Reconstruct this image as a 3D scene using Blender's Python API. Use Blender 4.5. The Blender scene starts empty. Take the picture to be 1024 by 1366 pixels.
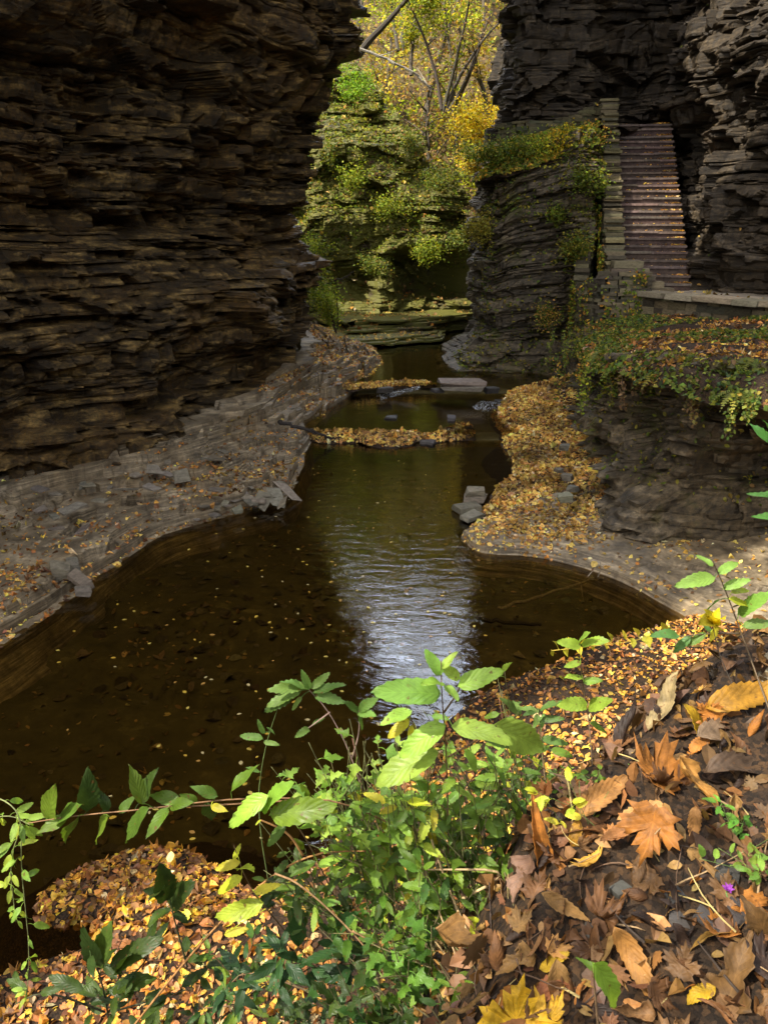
import bpy, math, random
import numpy as np
rad = math.radians
rng = np.random.default_rng(7)
random.seed(7)
SC = bpy.context.scene
COL = SC.collection

# ------------------------------------------------------------------ camera geometry
CAMZ, PITCH, FPX = 4.0, rad(20.5), 1024.0
CP, SP = math.cos(PITCH), math.sin(PITCH)
def ray(px, py):
    u = 683.0 - py
    return np.array([px - 512.0, FPX*CP + u*SP, -FPX*SP + u*CP])
def W(px, py, Y):
    d = ray(px, py); return np.array([0, 0, CAMZ]) + d*(Y/d[1])
def WZ(px, py, z):
    d = ray(px, py); return np.array([0, 0, CAMZ]) + d*((z-CAMZ)/d[2])

# ------------------------------------------------------------------ noise
def _h(ix, iy, seed):
    a = (ix.astype(np.int64)*374761393 + iy.astype(np.int64)*668265263 + int(seed)*144665861) & 0xffffffff
    a = ((a ^ (a >> 13))*1274126177) & 0xffffffff
    a = (a ^ (a >> 16)) & 0xffffff
    return a/float(0xffffff)
def vn(x, y, seed=0):
    x, y = np.broadcast_arrays(np.asarray(x, float), np.asarray(y, float))
    ix, iy = np.floor(x), np.floor(y); fx, fy = x-ix, y-iy
    fx = fx*fx*(3-2*fx); fy = fy*fy*(3-2*fy)
    a = _h(ix, iy, seed); b = _h(ix+1, iy, seed); c = _h(ix, iy+1, seed); d = _h(ix+1, iy+1, seed)
    return (a*(1-fx)+b*fx)*(1-fy) + (c*(1-fx)+d*fx)*fy - .5
def fbm(x, y, o=4, seed=0):
    s = 0; a = 1.0
    for k in range(o):
        s = s + a*vn(np.asarray(x)*2**k, np.asarray(y)*2**k, seed+k*17); a *= .5
    return s
def vor(x, y, sx, sy, seed):
    """jittered cells: three random numbers per cell and the place inside it"""
    x, y = np.broadcast_arrays(np.asarray(x, float)/sx, np.asarray(y, float)/sy)
    ix, iy = np.floor(x), np.floor(y); best = np.full(x.shape, 9e9); bi = np.zeros(x.shape); bj = np.zeros(x.shape); dx = np.zeros(x.shape); dy = np.zeros(x.shape)
    for a in (-1, 0, 1):
        for b in (-1, 0, 1):
            cx, cy = ix+a, iy+b
            px, py = cx+_h(cx, cy, seed), cy+_h(cx, cy, seed+1)
            d = np.abs(x-px)+np.abs(y-py)*.9+.35*np.maximum(np.abs(x-px), np.abs(y-py)); m = d < best
            best = np.where(m, d, best); bi = np.where(m, cx, bi); bj = np.where(m, cy, bj); dx = np.where(m, x-px, dx); dy = np.where(m, y-py, dy)
    return _h(bi, bj, seed+2)-.5, _h(bi, bj, seed+3)-.5, _h(bi, bj, seed+4)-.5, dx*sx, dy*sy
def sst(a, b, x):
    t = np.clip((np.asarray(x, float)-a)/(b-a), 0, 1); return t*t*(3-2*t)

# ------------------------------------------------------------------ objects
def link(name, me, mat=None, parent=None):
    o = bpy.data.objects.new(name, me); COL.objects.link(o)
    if mat is not None and me is not None:
        me.materials.append(mat)
    if parent is not None: o.parent = parent
    return o
def tag(o, label=None, cat=None, group=None, kind=None):
    if label: o['label'] = label
    if cat: o['category'] = cat
    if group: o['group'] = group
    if kind or cat: o['kind'] = kind or 'thing'
    return o
def thing(name, label, cat, loc=(0, 0, 0), group=None):
    o = bpy.data.objects.new(name, None); COL.objects.link(o); o.location = loc
    o.empty_display_size = .1
    return tag(o, label, cat, group)
def arr_mesh(name, V, F, col=None, uv=None, smooth=False):
    """V (n,3); F (m,k) with k = 3 or 4; optional colour per vertex, uv per vertex"""
    V = np.asarray(V, np.float32); F = np.asarray(F, np.int32); k = F.shape[1]
    me = bpy.data.meshes.new(name)
    me.vertices.add(len(V)); me.vertices.foreach_set('co', V.ravel())
    me.loops.add(F.size); me.loops.foreach_set('vertex_index', F.ravel())
    me.polygons.add(len(F))
    me.polygons.foreach_set('loop_start', np.arange(0, F.size, k, dtype=np.int32))
    me.polygons.foreach_set('loop_total', np.full(len(F), k, np.int32))
    me.polygons.foreach_set('use_smooth', np.full(len(F), bool(smooth)))
    if col is not None:
        a = me.attributes.new('Col', 'FLOAT_COLOR', 'POINT')
        c = np.ones((len(V), 4), np.float32); c[:, :3] = col; a.data.foreach_set('color', c.ravel())
    if uv is not None:
        l = me.uv_layers.new(name='UV'); l.data.foreach_set('uv', np.asarray(uv, np.float32)[F.ravel()].ravel())
    me.update(calc_edges=True)
    return me
def grid_faces(nu, nv):
    i = np.arange(nu*nv).reshape(nu, nv)
    return np.stack([i[:-1, :-1], i[1:, :-1], i[1:, 1:], i[:-1, 1:]], -1).reshape(-1, 4)
def grid_obj(name, P, mat, flip=False, smooth=False):
    F = grid_faces(P.shape[0], P.shape[1])
    if flip: F = F[:, ::-1]
    return link(name, arr_mesh(name, P.reshape(-1, 3), F, smooth=smooth), mat)
class MB:
    """collects shapes into one mesh"""
    def __init__(s): s.V = []; s.F = []; s.n = 0; s.C = []
    def add(s, V, F, c=None):
        V = np.asarray(V, float); s.V.append(V)
        s.F += [tuple(int(i)+s.n for i in f) for f in F]; s.n += len(V)
        s.C.append(np.tile(np.asarray(c if c is not None else (1, 1, 1), float), (len(V), 1)))
    def tube(s, pts, radii, n=7, c=None):
        pts = np.asarray(pts, float); m = len(pts)
        radii = np.broadcast_to(np.asarray(radii, float), (m,))
        T = np.gradient(pts, axis=0); T /= np.linalg.norm(T, axis=1)[:, None]+1e-9
        ref = np.array([0.31, 0.2, 0.93]) if abs(T[0] @ np.array([.31, .2, .93])) < .9 else np.array([1., 0, 0])
        A = np.cross(T, ref); A /= np.linalg.norm(A, axis=1)[:, None]+1e-9; B = np.cross(T, A)
        th = np.linspace(0, 2*np.pi, n, endpoint=False)
        V = pts[:, None]+radii[:, None, None]*(np.cos(th)[None, :, None]*A[:, None]+np.sin(th)[None, :, None]*B[:, None])
        F = [(i*n+j, i*n+(j+1) % n, (i+1)*n+(j+1) % n, (i+1)*n+j) for i in range(m-1) for j in range(n)]
        F += [tuple(range(n))[::-1], tuple((m-1)*n+j for j in range(n))]
        s.add(V.reshape(-1, 3), F, c)
    def stone(s, c, size, rotz=0, jit=.06, bev=.12, rg=rng, col=None, tilt=(0, 0)):
        """a chipped, bevelled block"""
        hx, hy, hz = [k/2 for k in size]; b = bev*min(size)
        V = []
        for sx in (-1, 1):
            for sy in (-1, 1):
                for sz in (-1, 1):
                    j = 1+(rg.random(3)-.5)*2*jit
                    X = np.array([sx*hx, sy*hy, sz*hz])*j
                    V += [X-[sx*b, 0, 0], X-[0, sy*b, 0], X-[0, 0, sz*b]]
        V = np.array(V)
        if tilt != (0, 0):
            V[:, 2] += V[:, 0]*tilt[0]+V[:, 1]*tilt[1]
        ca, sa = math.cos(rotz), math.sin(rotz)
        V = np.stack([V[:, 0]*ca-V[:, 1]*sa, V[:, 0]*sa+V[:, 1]*ca, V[:, 2]], 1)+np.asarray(c)
        me = bpy.data.meshes.new('t')
        import bmesh
        bm = bmesh.new()
        vs = [bm.verts.new(v) for v in V]
        bmesh.ops.convex_hull(bm, input=vs)
        bm.verts.ensure_lookup_table(); bm.verts.index_update()
        vv = [v.co[:] for v in bm.verts]; ff = [[v.index for v in f.verts] for f in bm.faces]
        bm.free(); bpy.data.meshes.remove(me)
        s.add(vv, ff, col)
    def build(s, name, mat, parent=None, smooth=False, base=(0, 0, 0)):
        me = bpy.data.meshes.new(name)
        V = np.concatenate(s.V)-np.asarray(base, float)
        me.from_pydata(V.tolist(), [], s.F)
        a = me.attributes.new('Col', 'FLOAT_COLOR', 'POINT')
        c = np.ones((len(V), 4), np.float32); c[:, :3] = np.concatenate(s.C); a.data.foreach_set('color', c.ravel())
        me.polygons.foreach_set('use_smooth', np.full(len(me.polygons), bool(smooth)))
        me.update()
        return link(name, me, mat, parent)

# ------------------------------------------------------------------ materials
def newmat(name):
    m = bpy.data.materials.new(name); m.use_nodes = True
    nt = m.node_tree; nt.nodes.clear()
    return m, nt, nt.nodes, nt.links
def N(nodes, t, **kw):
    n = nodes.new(t)
    for k, v in kw.items():
        if k in n.inputs: n.inputs[k].default_value = v
        else: setattr(n, k, v)
    return n
def ramp(nodes, stops, interp='LINEAR'):
    r = nodes.new('ShaderNodeValToRGB'); e = r.color_ramp.elements
    while len(e) < len(stops): e.new(.5)
    for i, (p, c) in enumerate(stops):
        e[i].position = p; e[i].color = (*c, 1)
    r.color_ramp.interpolation = interp
    return r
def mixc(nodes, links, fac, a, b, mode='MIX'):
    m = nodes.new('ShaderNodeMix'); m.data_type = 'RGBA'; m.blend_type = mode
    for s, v in ((m.inputs[0], fac), (m.inputs[6], a), (m.inputs[7], b)):
        if hasattr(v, 'is_linked'): links.new(v, s)
        else: s.default_value = v if not isinstance(v, tuple) else (*v, 1)
    return m.outputs[2]
def rockmat(name, dark, mid, light, rust, stretch=7.0, rough=.75, scale=1.0, moss=None, bump=.6, wet=.0, grain=(.32, 1.5)):
    m, nt, nd, lk = newmat(name)
    out = N(nd, 'ShaderNodeOutputMaterial'); p = N(nd, 'ShaderNodeBsdfPrincipled')
    lk.new(p.outputs[0], out.inputs[0])
    tc = N(nd, 'ShaderNodeTexCoord'); mp = N(nd, 'ShaderNodeMapping')
    mp.inputs['Scale'].default_value = (scale, scale, scale*stretch); lk.new(tc.outputs['Object'], mp.inputs[0])
    n1 = N(nd, 'ShaderNodeTexNoise', Scale=1.6, Detail=9, Roughness=.68); lk.new(mp.outputs[0], n1.inputs['Vector'])
    r1 = ramp(nd, [(.28, dark), (.5, mid), (.72, light)]); lk.new(n1.outputs[0], r1.inputs[0])
    n2 = N(nd, 'ShaderNodeTexNoise', Scale=.55, Detail=5, Roughness=.6); lk.new(tc.outputs['Object'], n2.inputs['Vector'])
    r2 = ramp(nd, [(.46, (0, 0, 0)), (.66, (1, 1, 1))]); lk.new(n2.outputs[0], r2.inputs[0])
    c = mixc(nd, lk, r2.outputs[0], r1.outputs[0], mixc(nd, lk, .55, r1.outputs[0], rust))
    n3 = N(nd, 'ShaderNodeTexNoise', Scale=14, Detail=6, Roughness=.75); lk.new(tc.outputs['Object'], n3.inputs['Vector'])
    r3 = ramp(nd, [(.36, (grain[0],)*3), (.62, (grain[1], grain[1]*.98, grain[1]*.94))]); lk.new(n3.outputs[0], r3.inputs[0])
    c = mixc(nd, lk, 1.0, c, r3.outputs[0], 'MULTIPLY')
    mp3 = N(nd, 'ShaderNodeMapping'); mp3.inputs['Scale'].default_value = (2.6, 2.6, .22); lk.new(tc.outputs['Object'], mp3.inputs[0])
    n5 = N(nd, 'ShaderNodeTexNoise', Scale=1.5, Detail=6, Roughness=.65); lk.new(mp3.outputs[0], n5.inputs['Vector'])
    r5 = ramp(nd, [(.36, (.42, .4, .38)), (.52, (1, 1, 1)), (.7, (1.25, 1.2, 1.1))]); lk.new(n5.outputs[0], r5.inputs[0])
    c = mixc(nd, lk, .75, c, mixc(nd, lk, 1.0, c, r5.outputs[0], 'MULTIPLY'))
    if moss:
        n4 = N(nd, 'ShaderNodeTexNoise', Scale=1.1, Detail=7, Roughness=.7); lk.new(tc.outputs['Object'], n4.inputs['Vector'])
        r4 = ramp(nd, [(moss[1], (0, 0, 0)), (moss[1]+.1, (1, 1, 1))]); lk.new(n4.outputs[0], r4.inputs[0])
        c = mixc(nd, lk, r4.outputs[0], c, mixc(nd, lk, .8, c, moss[0]))
    lk.new(c, p.inputs['Base Color'])
    rr = ramp(nd, [(.35, (rough-.28-wet,)*3), (.6, (rough,)*3)]); lk.new(n3.outputs[0], rr.inputs[0]); lk.new(rr.outputs[0], p.inputs['Roughness'])
    p.inputs['Specular IOR Level'].default_value = .35
    mp2 = N(nd, 'ShaderNodeMapping'); mp2.inputs['Scale'].default_value = (scale*1.4, scale*1.4, scale*9); lk.new(tc.outputs['Object'], mp2.inputs[0])
    nb = N(nd, 'ShaderNodeTexNoise', Scale=3.4, Detail=9, Roughness=.72); lk.new(mp2.outputs[0], nb.inputs['Vector'])
    b = N(nd, 'ShaderNodeBump', Strength=bump, Distance=.07); lk.new(nb.outputs[0], b.inputs['Height']); lk.new(b.outputs[0], p.inputs['Normal'])
    return m
def leafmat(name, trans=.4, rough=.5, veins=False, spots=.35, tint=(1.25, 1.15, .6)):
    m, nt, nd, lk = newmat(name)
    out = N(nd, 'ShaderNodeOutputMaterial'); p = N(nd, 'ShaderNodeBsdfPrincipled', Roughness=rough)
    p.inputs['Specular IOR Level'].default_value = .3
    a = N(nd, 'ShaderNodeAttribute', attribute_name='Col')
    tc = N(nd, 'ShaderNodeTexCoord')
    n1 = N(nd, 'ShaderNodeTexNoise', Scale=28, Detail=5, Roughness=.7); lk.new(tc.outputs['Object'], n1.inputs['Vector'])
    r1 = ramp(nd, [(.36, (1-spots,)*3), (.6, (1.12,)*3)]); lk.new(n1.outputs[0], r1.inputs[0])
    c = mixc(nd, lk, 1.0, a.outputs['Color'], r1.outputs[0], 'MULTIPLY')
    hgt = n1.outputs[0]
    if veins:
        sx = N(nd, 'ShaderNodeSeparateXYZ'); lk.new(tc.outputs['UV'], sx.inputs[0])
        ab = N(nd, 'ShaderNodeMath', operation='ABSOLUTE'); lk.new(sx.outputs[0], ab.inputs[0])
        ml = N(nd, 'ShaderNodeMath', operation='MULTIPLY_ADD'); lk.new(ab.outputs[0], ml.inputs[0]); ml.inputs[1].default_value = -.3; lk.new(sx.outputs[1], ml.inputs[2])
        fr = N(nd, 'ShaderNodeMath', operation='MULTIPLY'); lk.new(ml.outputs[0], fr.inputs[0]); fr.inputs[1].default_value = 7.5
        f2 = N(nd, 'ShaderNodeMath', operation='PINGPONG'); lk.new(fr.outputs[0], f2.inputs[0]); f2.inputs[1].default_value = .5
        mn = N(nd, 'ShaderNodeMath', operation='MULTIPLY'); lk.new(ab.outputs[0], mn.inputs[0]); mn.inputs[1].default_value = 2.2
        mi = N(nd, 'ShaderNodeMath', operation='MINIMUM'); lk.new(f2.outputs[0], mi.inputs[0]); lk.new(mn.outputs[0], mi.inputs[1])
        rv = ramp(nd, [(.0, (1.35, 1.35, 1.15)), (.07, (.95, .95, .95)), (.5, (1.05, 1.05, 1.05))]); lk.new(mi.outputs[0], rv.inputs[0])
        c = mixc(nd, lk, .8, c, mixc(nd, lk, 1.0, c, rv.outputs[0], 'MULTIPLY'))
        hgt = mi.outputs[0]
    ns = N(nd, 'ShaderNodeTexNoise', Scale=75, Detail=3, Roughness=.5); lk.new(tc.outputs['Object'], ns.inputs['Vector'])
    rsp = ramp(nd, [(.64, (0, 0, 0)), (.70, (1, 1, 1))]); lk.new(ns.outputs[0], rsp.inputs[0])
    c = mixc(nd, lk, rsp.outputs[0], c, mixc(nd, lk, .75, c, (.13, .06, .02)))
    lk.new(c, p.inputs['Base Color'])
    b = N(nd, 'ShaderNodeBump', Strength=.35, Distance=.004 if veins else .01); lk.new(hgt, b.inputs['Height']); lk.new(b.outputs[0], p.inputs['Normal'])
    t = N(nd, 'ShaderNodeBsdfTranslucent'); lk.new(mixc(nd, lk, 1.0, c, tint, 'MULTIPLY'), t.inputs[0])
    mx = N(nd, 'ShaderNodeMixShader'); mx.inputs[0].default_value = trans
    lk.new(p.outputs[0], mx.inputs[1]); lk.new(t.outputs[0], mx.inputs[2]); lk.new(mx.outputs[0], out.inputs[0])
    return m
def groundmat(name, cols, scale=6, bump=.8, rough=.85, det=8, cells=.5):
    m, nt, nd, lk = newmat(name)
    out = N(nd, 'ShaderNodeOutputMaterial'); p = N(nd, 'ShaderNodeBsdfPrincipled', Roughness=rough); lk.new(p.outputs[0], out.inputs[0])
    p.inputs['Specular IOR Level'].default_value = .25
    tc = N(nd, 'ShaderNodeTexCoord')
    nw = N(nd, 'ShaderNodeTexNoise', Scale=scale*1.5, Detail=4); lk.new(tc.outputs['Object'], nw.inputs['Vector'])
    wv = N(nd, 'ShaderNodeVectorMath', operation='SCALE'); lk.new(nw.outputs['Color'], wv.inputs[0]); wv.inputs['Scale'].default_value = .5/scale
    wa = N(nd, 'ShaderNodeVectorMath', operation='ADD'); lk.new(wv.outputs[0], wa.inputs[0]); lk.new(tc.outputs['Object'], wa.inputs[1])
    v = N(nd, 'ShaderNodeTexVoronoi', Scale=scale*2.2); lk.new(wa.outputs[0], v.inputs['Vector'])
    n = N(nd, 'ShaderNodeTexNoise', Scale=scale*.4, Detail=det, Roughness=.7); lk.new(tc.outputs['Object'], n.inputs['Vector'])
    sp = N(nd, 'ShaderNodeSeparateColor'); lk.new(v.outputs['Color'], sp.inputs[0])
    md = N(nd, 'ShaderNodeMath', operation='MULTIPLY_ADD'); lk.new(sp.outputs[0], md.inputs[0]); md.inputs[1].default_value = cells
    m3 = N(nd, 'ShaderNodeMath', operation='MULTIPLY'); lk.new(n.outputs[0], m3.inputs[0]); m3.inputs[1].default_value = 1.05-cells
    lk.new(m3.outputs[0], md.inputs[2])
    k = len(cols); r = ramp(nd, [(.2+.6*i/(k-1), c) for i, c in enumerate(cols)]); lk.new(md.outputs[0], r.inputs[0])
    lk.new(r.outputs[0], p.inputs['Base Color'])
    b = N(nd, 'ShaderNodeBump', Strength=bump, Distance=.04); lk.new(md.outputs[0], b.inputs['Height']); lk.new(b.outputs[0], p.inputs['Normal'])
    return m
def attrmat(name, rough=.7, nscale=9, lo=.6, hi=1.3, bump=.5, dist=.02, stretch=1):
    m, nt, nd, lk = newmat(name)
    out = N(nd, 'ShaderNodeOutputMaterial'); p = N(nd, 'ShaderNodeBsdfPrincipled', Roughness=rough); lk.new(p.outputs[0], out.inputs[0])
    p.inputs['Specular IOR Level'].default_value = .3
    a = N(nd, 'ShaderNodeAttribute', attribute_name='Col'); tc = N(nd, 'ShaderNodeTexCoord')
    mp = N(nd, 'ShaderNodeMapping'); mp.inputs['Scale'].default_value = (1, 1, stretch); lk.new(tc.outputs['Object'], mp.inputs[0])
    n = N(nd, 'ShaderNodeTexNoise', Scale=nscale, Detail=8, Roughness=.7); lk.new(mp.outputs[0], n.inputs['Vector'])
    r = ramp(nd, [(.34, (lo,)*3), (.64, (hi,)*3)]); lk.new(n.outputs[0], r.inputs[0])
    lk.new(mixc(nd, lk, 1.0, a.outputs['Color'], r.outputs[0], 'MULTIPLY'), p.inputs['Base Color'])
    b = N(nd, 'ShaderNodeBump', Strength=bump, Distance=dist); lk.new(n.outputs[0], b.inputs['Height']); lk.new(b.outputs[0], p.inputs['Normal'])
    return m
def watermat(name, tint=(.68, .56, .30)):
    m, nt, nd, lk = newmat(name)
    out = N(nd, 'ShaderNodeOutputMaterial')
    tr = N(nd, 'ShaderNodeBsdfTransparent'); tr.inputs[0].default_value = (*tint, 1)
    gl = N(nd, 'ShaderNodeBsdfGlossy', Roughness=.035); gl.inputs[0].default_value = (1, 1, 1, 1)
    fr = N(nd, 'ShaderNodeFresnel', IOR=1.45)
    tc = N(nd, 'ShaderNodeTexCoord'); mp = N(nd, 'ShaderNodeMapping'); mp.inputs['Scale'].default_value = (1.0, 2.4, 1); lk.new(tc.outputs['Object'], mp.inputs[0])
    n = N(nd, 'ShaderNodeTexNoise', Scale=3.2, Detail=4, Roughness=.55, Distortion=.6); lk.new(mp.outputs[0], n.inputs['Vector'])
    b = N(nd, 'ShaderNodeBump', Strength=.13, Distance=.05); lk.new(n.outputs[0], b.inputs['Height'])
    lk.new(b.outputs[0], gl.inputs['Normal']); lk.new(b.outputs[0], fr.inputs['Normal'])
    mx = N(nd, 'ShaderNodeMixShader'); lk.new(fr.outputs[0], mx.inputs[0]); lk.new(tr.outputs[0], mx.inputs[1]); lk.new(gl.outputs[0], mx.inputs[2])
    lk.new(mx.outputs[0], out.inputs[0])
    return m

M = {}
M['rock_left'] = rockmat('brown_shale', (.006, .0035, .0012), (.05, .031, .0095), (.37, .245, .085), (.11, .055, .009), stretch=5, wet=.1, bump=.9)
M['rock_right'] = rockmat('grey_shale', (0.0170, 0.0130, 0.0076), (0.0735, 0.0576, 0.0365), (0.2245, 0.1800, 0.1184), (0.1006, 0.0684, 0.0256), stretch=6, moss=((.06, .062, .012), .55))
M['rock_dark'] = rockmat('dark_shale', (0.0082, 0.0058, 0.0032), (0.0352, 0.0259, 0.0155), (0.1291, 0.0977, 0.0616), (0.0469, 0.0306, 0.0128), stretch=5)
M['rock_wood'] = rockmat('mossy_shale', (0.0255, 0.0187, 0.0085), (0.0680, 0.0510, 0.0238), (0.1615, 0.1190, 0.0553), (0.1105, 0.0680, 0.0213), stretch=3, moss=((.12, .12, .018), .36))
M['bank'] = rockmat('bank_shale', (0.0388, 0.0305, 0.0193), (0.1746, 0.1386, 0.0907), (0.4463, 0.3650, 0.2435), (0.1746, 0.1201, 0.0587), stretch=24, bump=.35, grain=(.68, 1.2))
M['bed'] = groundmat('creek_bed', [(.02, .016, .006), (.046, .038, .015), (.07, .058, .024), (.15, .125, .06)], scale=5.5, bump=.6, cells=.12)
M['soil'] = groundmat('leafy_soil', [(.008, .005, .003), (.018, .011, .006), (.035, .02, .01), (.07, .037, .015)], scale=45)
M['forest'] = groundmat('forest_floor', [(.02, .013, .006), (.06, .04, .018), (.10, .065, .026), (.12, .095, .03)], scale=5)
M['path'] = groundmat('path_stone', [(.12, .1, .08), (.2, .17, .13), (.3, .25, .18)], scale=2.0, bump=.4)
M['stone'] = attrmat('wall_stone', rough=.8, nscale=11, stretch=3)
M['step'] = attrmat('stair_stone', rough=.8, nscale=8, lo=.55, hi=1.4, bump=.5)
M['bark'] = attrmat('bark', rough=.85, nscale=25, lo=.5, hi=1.4, bump=.8, dist=.01)
M['leaf'] = leafmat('litter_leaf', trans=.22, rough=.55)
M['green'] = leafmat('green_leaf', trans=.42, rough=.42, veins=True, spots=.25)
M['dead'] = leafmat('dead_leaf', trans=.25, rough=.6, veins=True, spots=.5, tint=(1.3, .95, .5))
M['far'] = leafmat('crown_leaf', trans=.45, rough=.6, spots=.2)
M['water'] = watermat('creek_water')

# ------------------------------------------------------------------ surface builders
def smooth_path(pts, it=2):
    P = np.asarray(pts, float)
    for _ in range(it):
        Q = [P[0]]
        for a, b in zip(P[:-1], P[1:]):
            Q += [a*.75+b*.25, a*.25+b*.75]
        Q.append(P[-1]); P = np.array(Q)
    return P
def resample(P, n=None, ds=None):
    d = np.r_[0, np.cumsum(np.linalg.norm(np.diff(P, axis=0), axis=1))]
    if n is None: n = max(2, int(d[-1]/ds)+1)
    s = np.linspace(0, d[-1], n)
    return np.stack([np.interp(s, d, P[:, k]) for k in range(P.shape[1])], 1), s
def cliff(name, path, z0, z1, prof, seed, mat, side=1, ds=.05, amp=.22, block=.2, big=.6, zfine=9.0, dip=0.0, warp=.25, it=2, tmul=1.0, fine=.035, zofs=None, masses=((1.7, .85, .42, .5), (.7, .4, .2, .4)), groove=.03):
    """layered rock: rows follow the strata so each ledge is a real step"""
    rg = np.random.default_rng(seed)
    P, S = resample(smooth_path(path, it), ds=ds)
    T = np.gradient(P, axis=0); T /= np.linalg.norm(T, axis=1)[:, None]
    Nn = np.stack([T[:, 1], -T[:, 0]], 1)*side
    k = max(3, int(.6/ds)); ker = np.ones(k)/k
    Nn = np.stack([np.convolve(np.pad(Nn[:, i], k, mode='edge'), ker, 'same')[k:-k] for i in (0, 1)], 1)
    Nn /= np.linalg.norm(Nn, axis=1)[:, None]
    Z, I, Fr, Th = [], [], [], []
    z, i = z0, 0
    while z < z1:
        u = rg.random()
        t = rg.uniform(.035, .08) if u < .45 else (rg.uniform(.08, .18) if u < .82 else rg.uniform(.2, .42))
        t *= tmul
        if z > zfine: t *= 2.5
        n = max(3, int(t/.045)+2) if z <= zfine else 3
        f = np.linspace(0, 1, n)
        Z += list(z+f*t); I += [i]*n; Fr += list(f); Th += [t]*n
        z += t; i += 1
    Z = np.array(Z); I = np.array(I); Fr = np.array(Fr); Th = np.array(Th); nl = i
    Sg, Zg = S[:, None], Z[None, :]
    r1 = (rg.random(nl)-.5)
    loc = vn(Sg*.55, I[None]*7.31, seed+2)+.8*vn(Sg*1.3, I[None]*5.77, seed+4)
    calm = .25+.95*sst(-.22, .2, fbm(Sg*.33, Zg*.55, 2, seed+71))
    off = amp*(1.5*vn(Sg*.25, I[None]*.23+3, seed)+(.4*r1[I][None]+.9*loc)*np.clip(Th/.13, .3, 1.3)[None]*calm)
    L = rg.choice([.22, .35, .5, .8, 1.3], nl)*np.clip(tmul, 1, 2); ph = rg.random(nl)*9
    q = (Sg+.25*vn(Sg*1.2, I[None]*.9, seed+9))/L[I][None]+ph[I][None]
    b = np.floor(q); fb = (q-b)*L[I][None]
    hb = _h(b, np.broadcast_to(I[None], b.shape), seed+3)
    off = off+calm*block*(hb-.5)*np.clip(Th/.15, .5, 1.6)[None]
    off = off-block*1.3*(hb < .1)
    tl = _h(b, np.broadcast_to(I[None]*1.0, b.shape), seed+6)-.5
    off = off+block*1.1*tl*(fb/L[I][None]-.5)*np.clip(L[I][None]/.5, .4, 1.5)
    off = off+block*.5*(_h(b, np.broadcast_to(I[None]*1.0, b.shape), seed+8)-.6)*(Fr-.5)[None]
    # larger broken-out masses, edges cut along the strata
    sj = Sg+.12*vn(Sg*2.5, I[None]*3.3, seed+12); zj = Zg+.10*vn(Sg*1.5, Zg*3, seed+13)
    for (cx, cz, am, tm) in masses:
        h1, h2, h3, dx, dz = vor(sj, zj, cx, cz, seed+int(cx*10))
        off = off+am*1.3*h1+tm*(h2*dx+.9*(h3-.1)*dz)
    e = np.minimum(Fr, 1-Fr)*Th
    off = off-groove*np.exp(-e/.012)[None]-.018*np.exp(-np.minimum(fb, L[I][None]-fb)/.02)
    off = off+fine*fbm(Sg*5, Zg*12, 3, seed+31)+big*fbm(Sg*.22, Zg*.25, 3, seed+41)
    off = off+prof(Sg, Zg)
    zz = Zg+warp*fbm(Sg*.13, Sg*0+1.5, 3, seed+51)+dip*Sg+.02*vn(Sg*1.5, I[None]*1.0, seed+61)
    if zofs is not None: off, zz = zofs(Sg, zz, off)
    G = np.empty((len(S), len(Z), 3))
    G[..., 0] = P[:, 0:1]+Nn[:, 0:1]*off; G[..., 1] = P[:, 1:2]+Nn[:, 1:2]*off; G[..., 2] = zz
    o = grid_obj(name, G, mat, flip=(side < 0))
    tag(o, kind='structure')
    return o, G
def loft(rails, nu, nv, v=None):
    R = []
    for r in rails:
        r = smooth_path(r, 2)
        # keep the rails' own parameter so that rungs stay matched
        t = np.linspace(0, 1, len(r)); tt = np.linspace(0, 1, nu)
        R.append(np.stack([np.interp(tt, t, r[:, k]) for k in range(3)], 1))
    R = np.array(R); m = len(rails)
    vv = np.linspace(0, m-1, nv) if v is None else v
    i = np.clip(np.floor(vv).astype(int), 0, m-2); f = (vv-i)[:, None, None]
    return (R[i]*(1-f)+R[i+1]*f).transpose(1, 0, 2).copy()
def gnormal(G):
    a = np.gradient(G, axis=0); b = np.gradient(G, axis=1)
    n = np.cross(a, b); n /= np.linalg.norm(n, axis=2)[..., None]+1e-9
    return n

# ------------------------------------------------------------------ camera, light, sky
cam = bpy.data.cameras.new('camera'); camo = bpy.data.objects.new('camera', cam); COL.objects.link(camo)
camo.location = (0, 0, CAMZ); camo.rotation_euler = (rad(90)-PITCH, 0, 0)
cam.sensor_fit = 'VERTICAL'; cam.sensor_height = 36; cam.lens = 36*FPX/1366
cam.clip_start = .05; cam.clip_end = 600
cam.dof.use_dof = True; cam.dof.focus_distance = 3.6; cam.dof.aperture_fstop = 14
SC.camera = camo
SUN_TRAVEL = np.array([.80, .38, -1.0])
sd = -SUN_TRAVEL/np.linalg.norm(SUN_TRAVEL)
sl = bpy.data.lights.new('sun', 'SUN'); sl.energy = 4.1; sl.angle = rad(.53); sl.color = (1, .93, .80)
so = bpy.data.objects.new('sun', sl); COL.objects.link(so)
from mathutils import Vector, Matrix
so.rotation_euler = Vector(SUN_TRAVEL).to_track_quat('-Z', 'Y').to_euler(); so.location = (-20, -10, 40)
w = bpy.data.worlds.new('World'); SC.world = w; w.use_nodes = True
wn, wl = w.node_tree.nodes, w.node_tree.links
sky = wn.new('ShaderNodeTexSky'); sky.sky_type = 'NISHITA'; sky.sun_disc = False; sky.ozone_density = .2; sky.dust_density = 3.0; sky.air_density = .8
sky.sun_elevation = math.asin(sd[2]); sky.sun_rotation = math.atan2(sd[0], sd[1])
ctc = wn.new('ShaderNodeTexCoord'); cmp_ = wn.new('ShaderNodeMapping'); cmp_.inputs['Scale'].default_value = (1, 1, 1.6)
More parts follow.
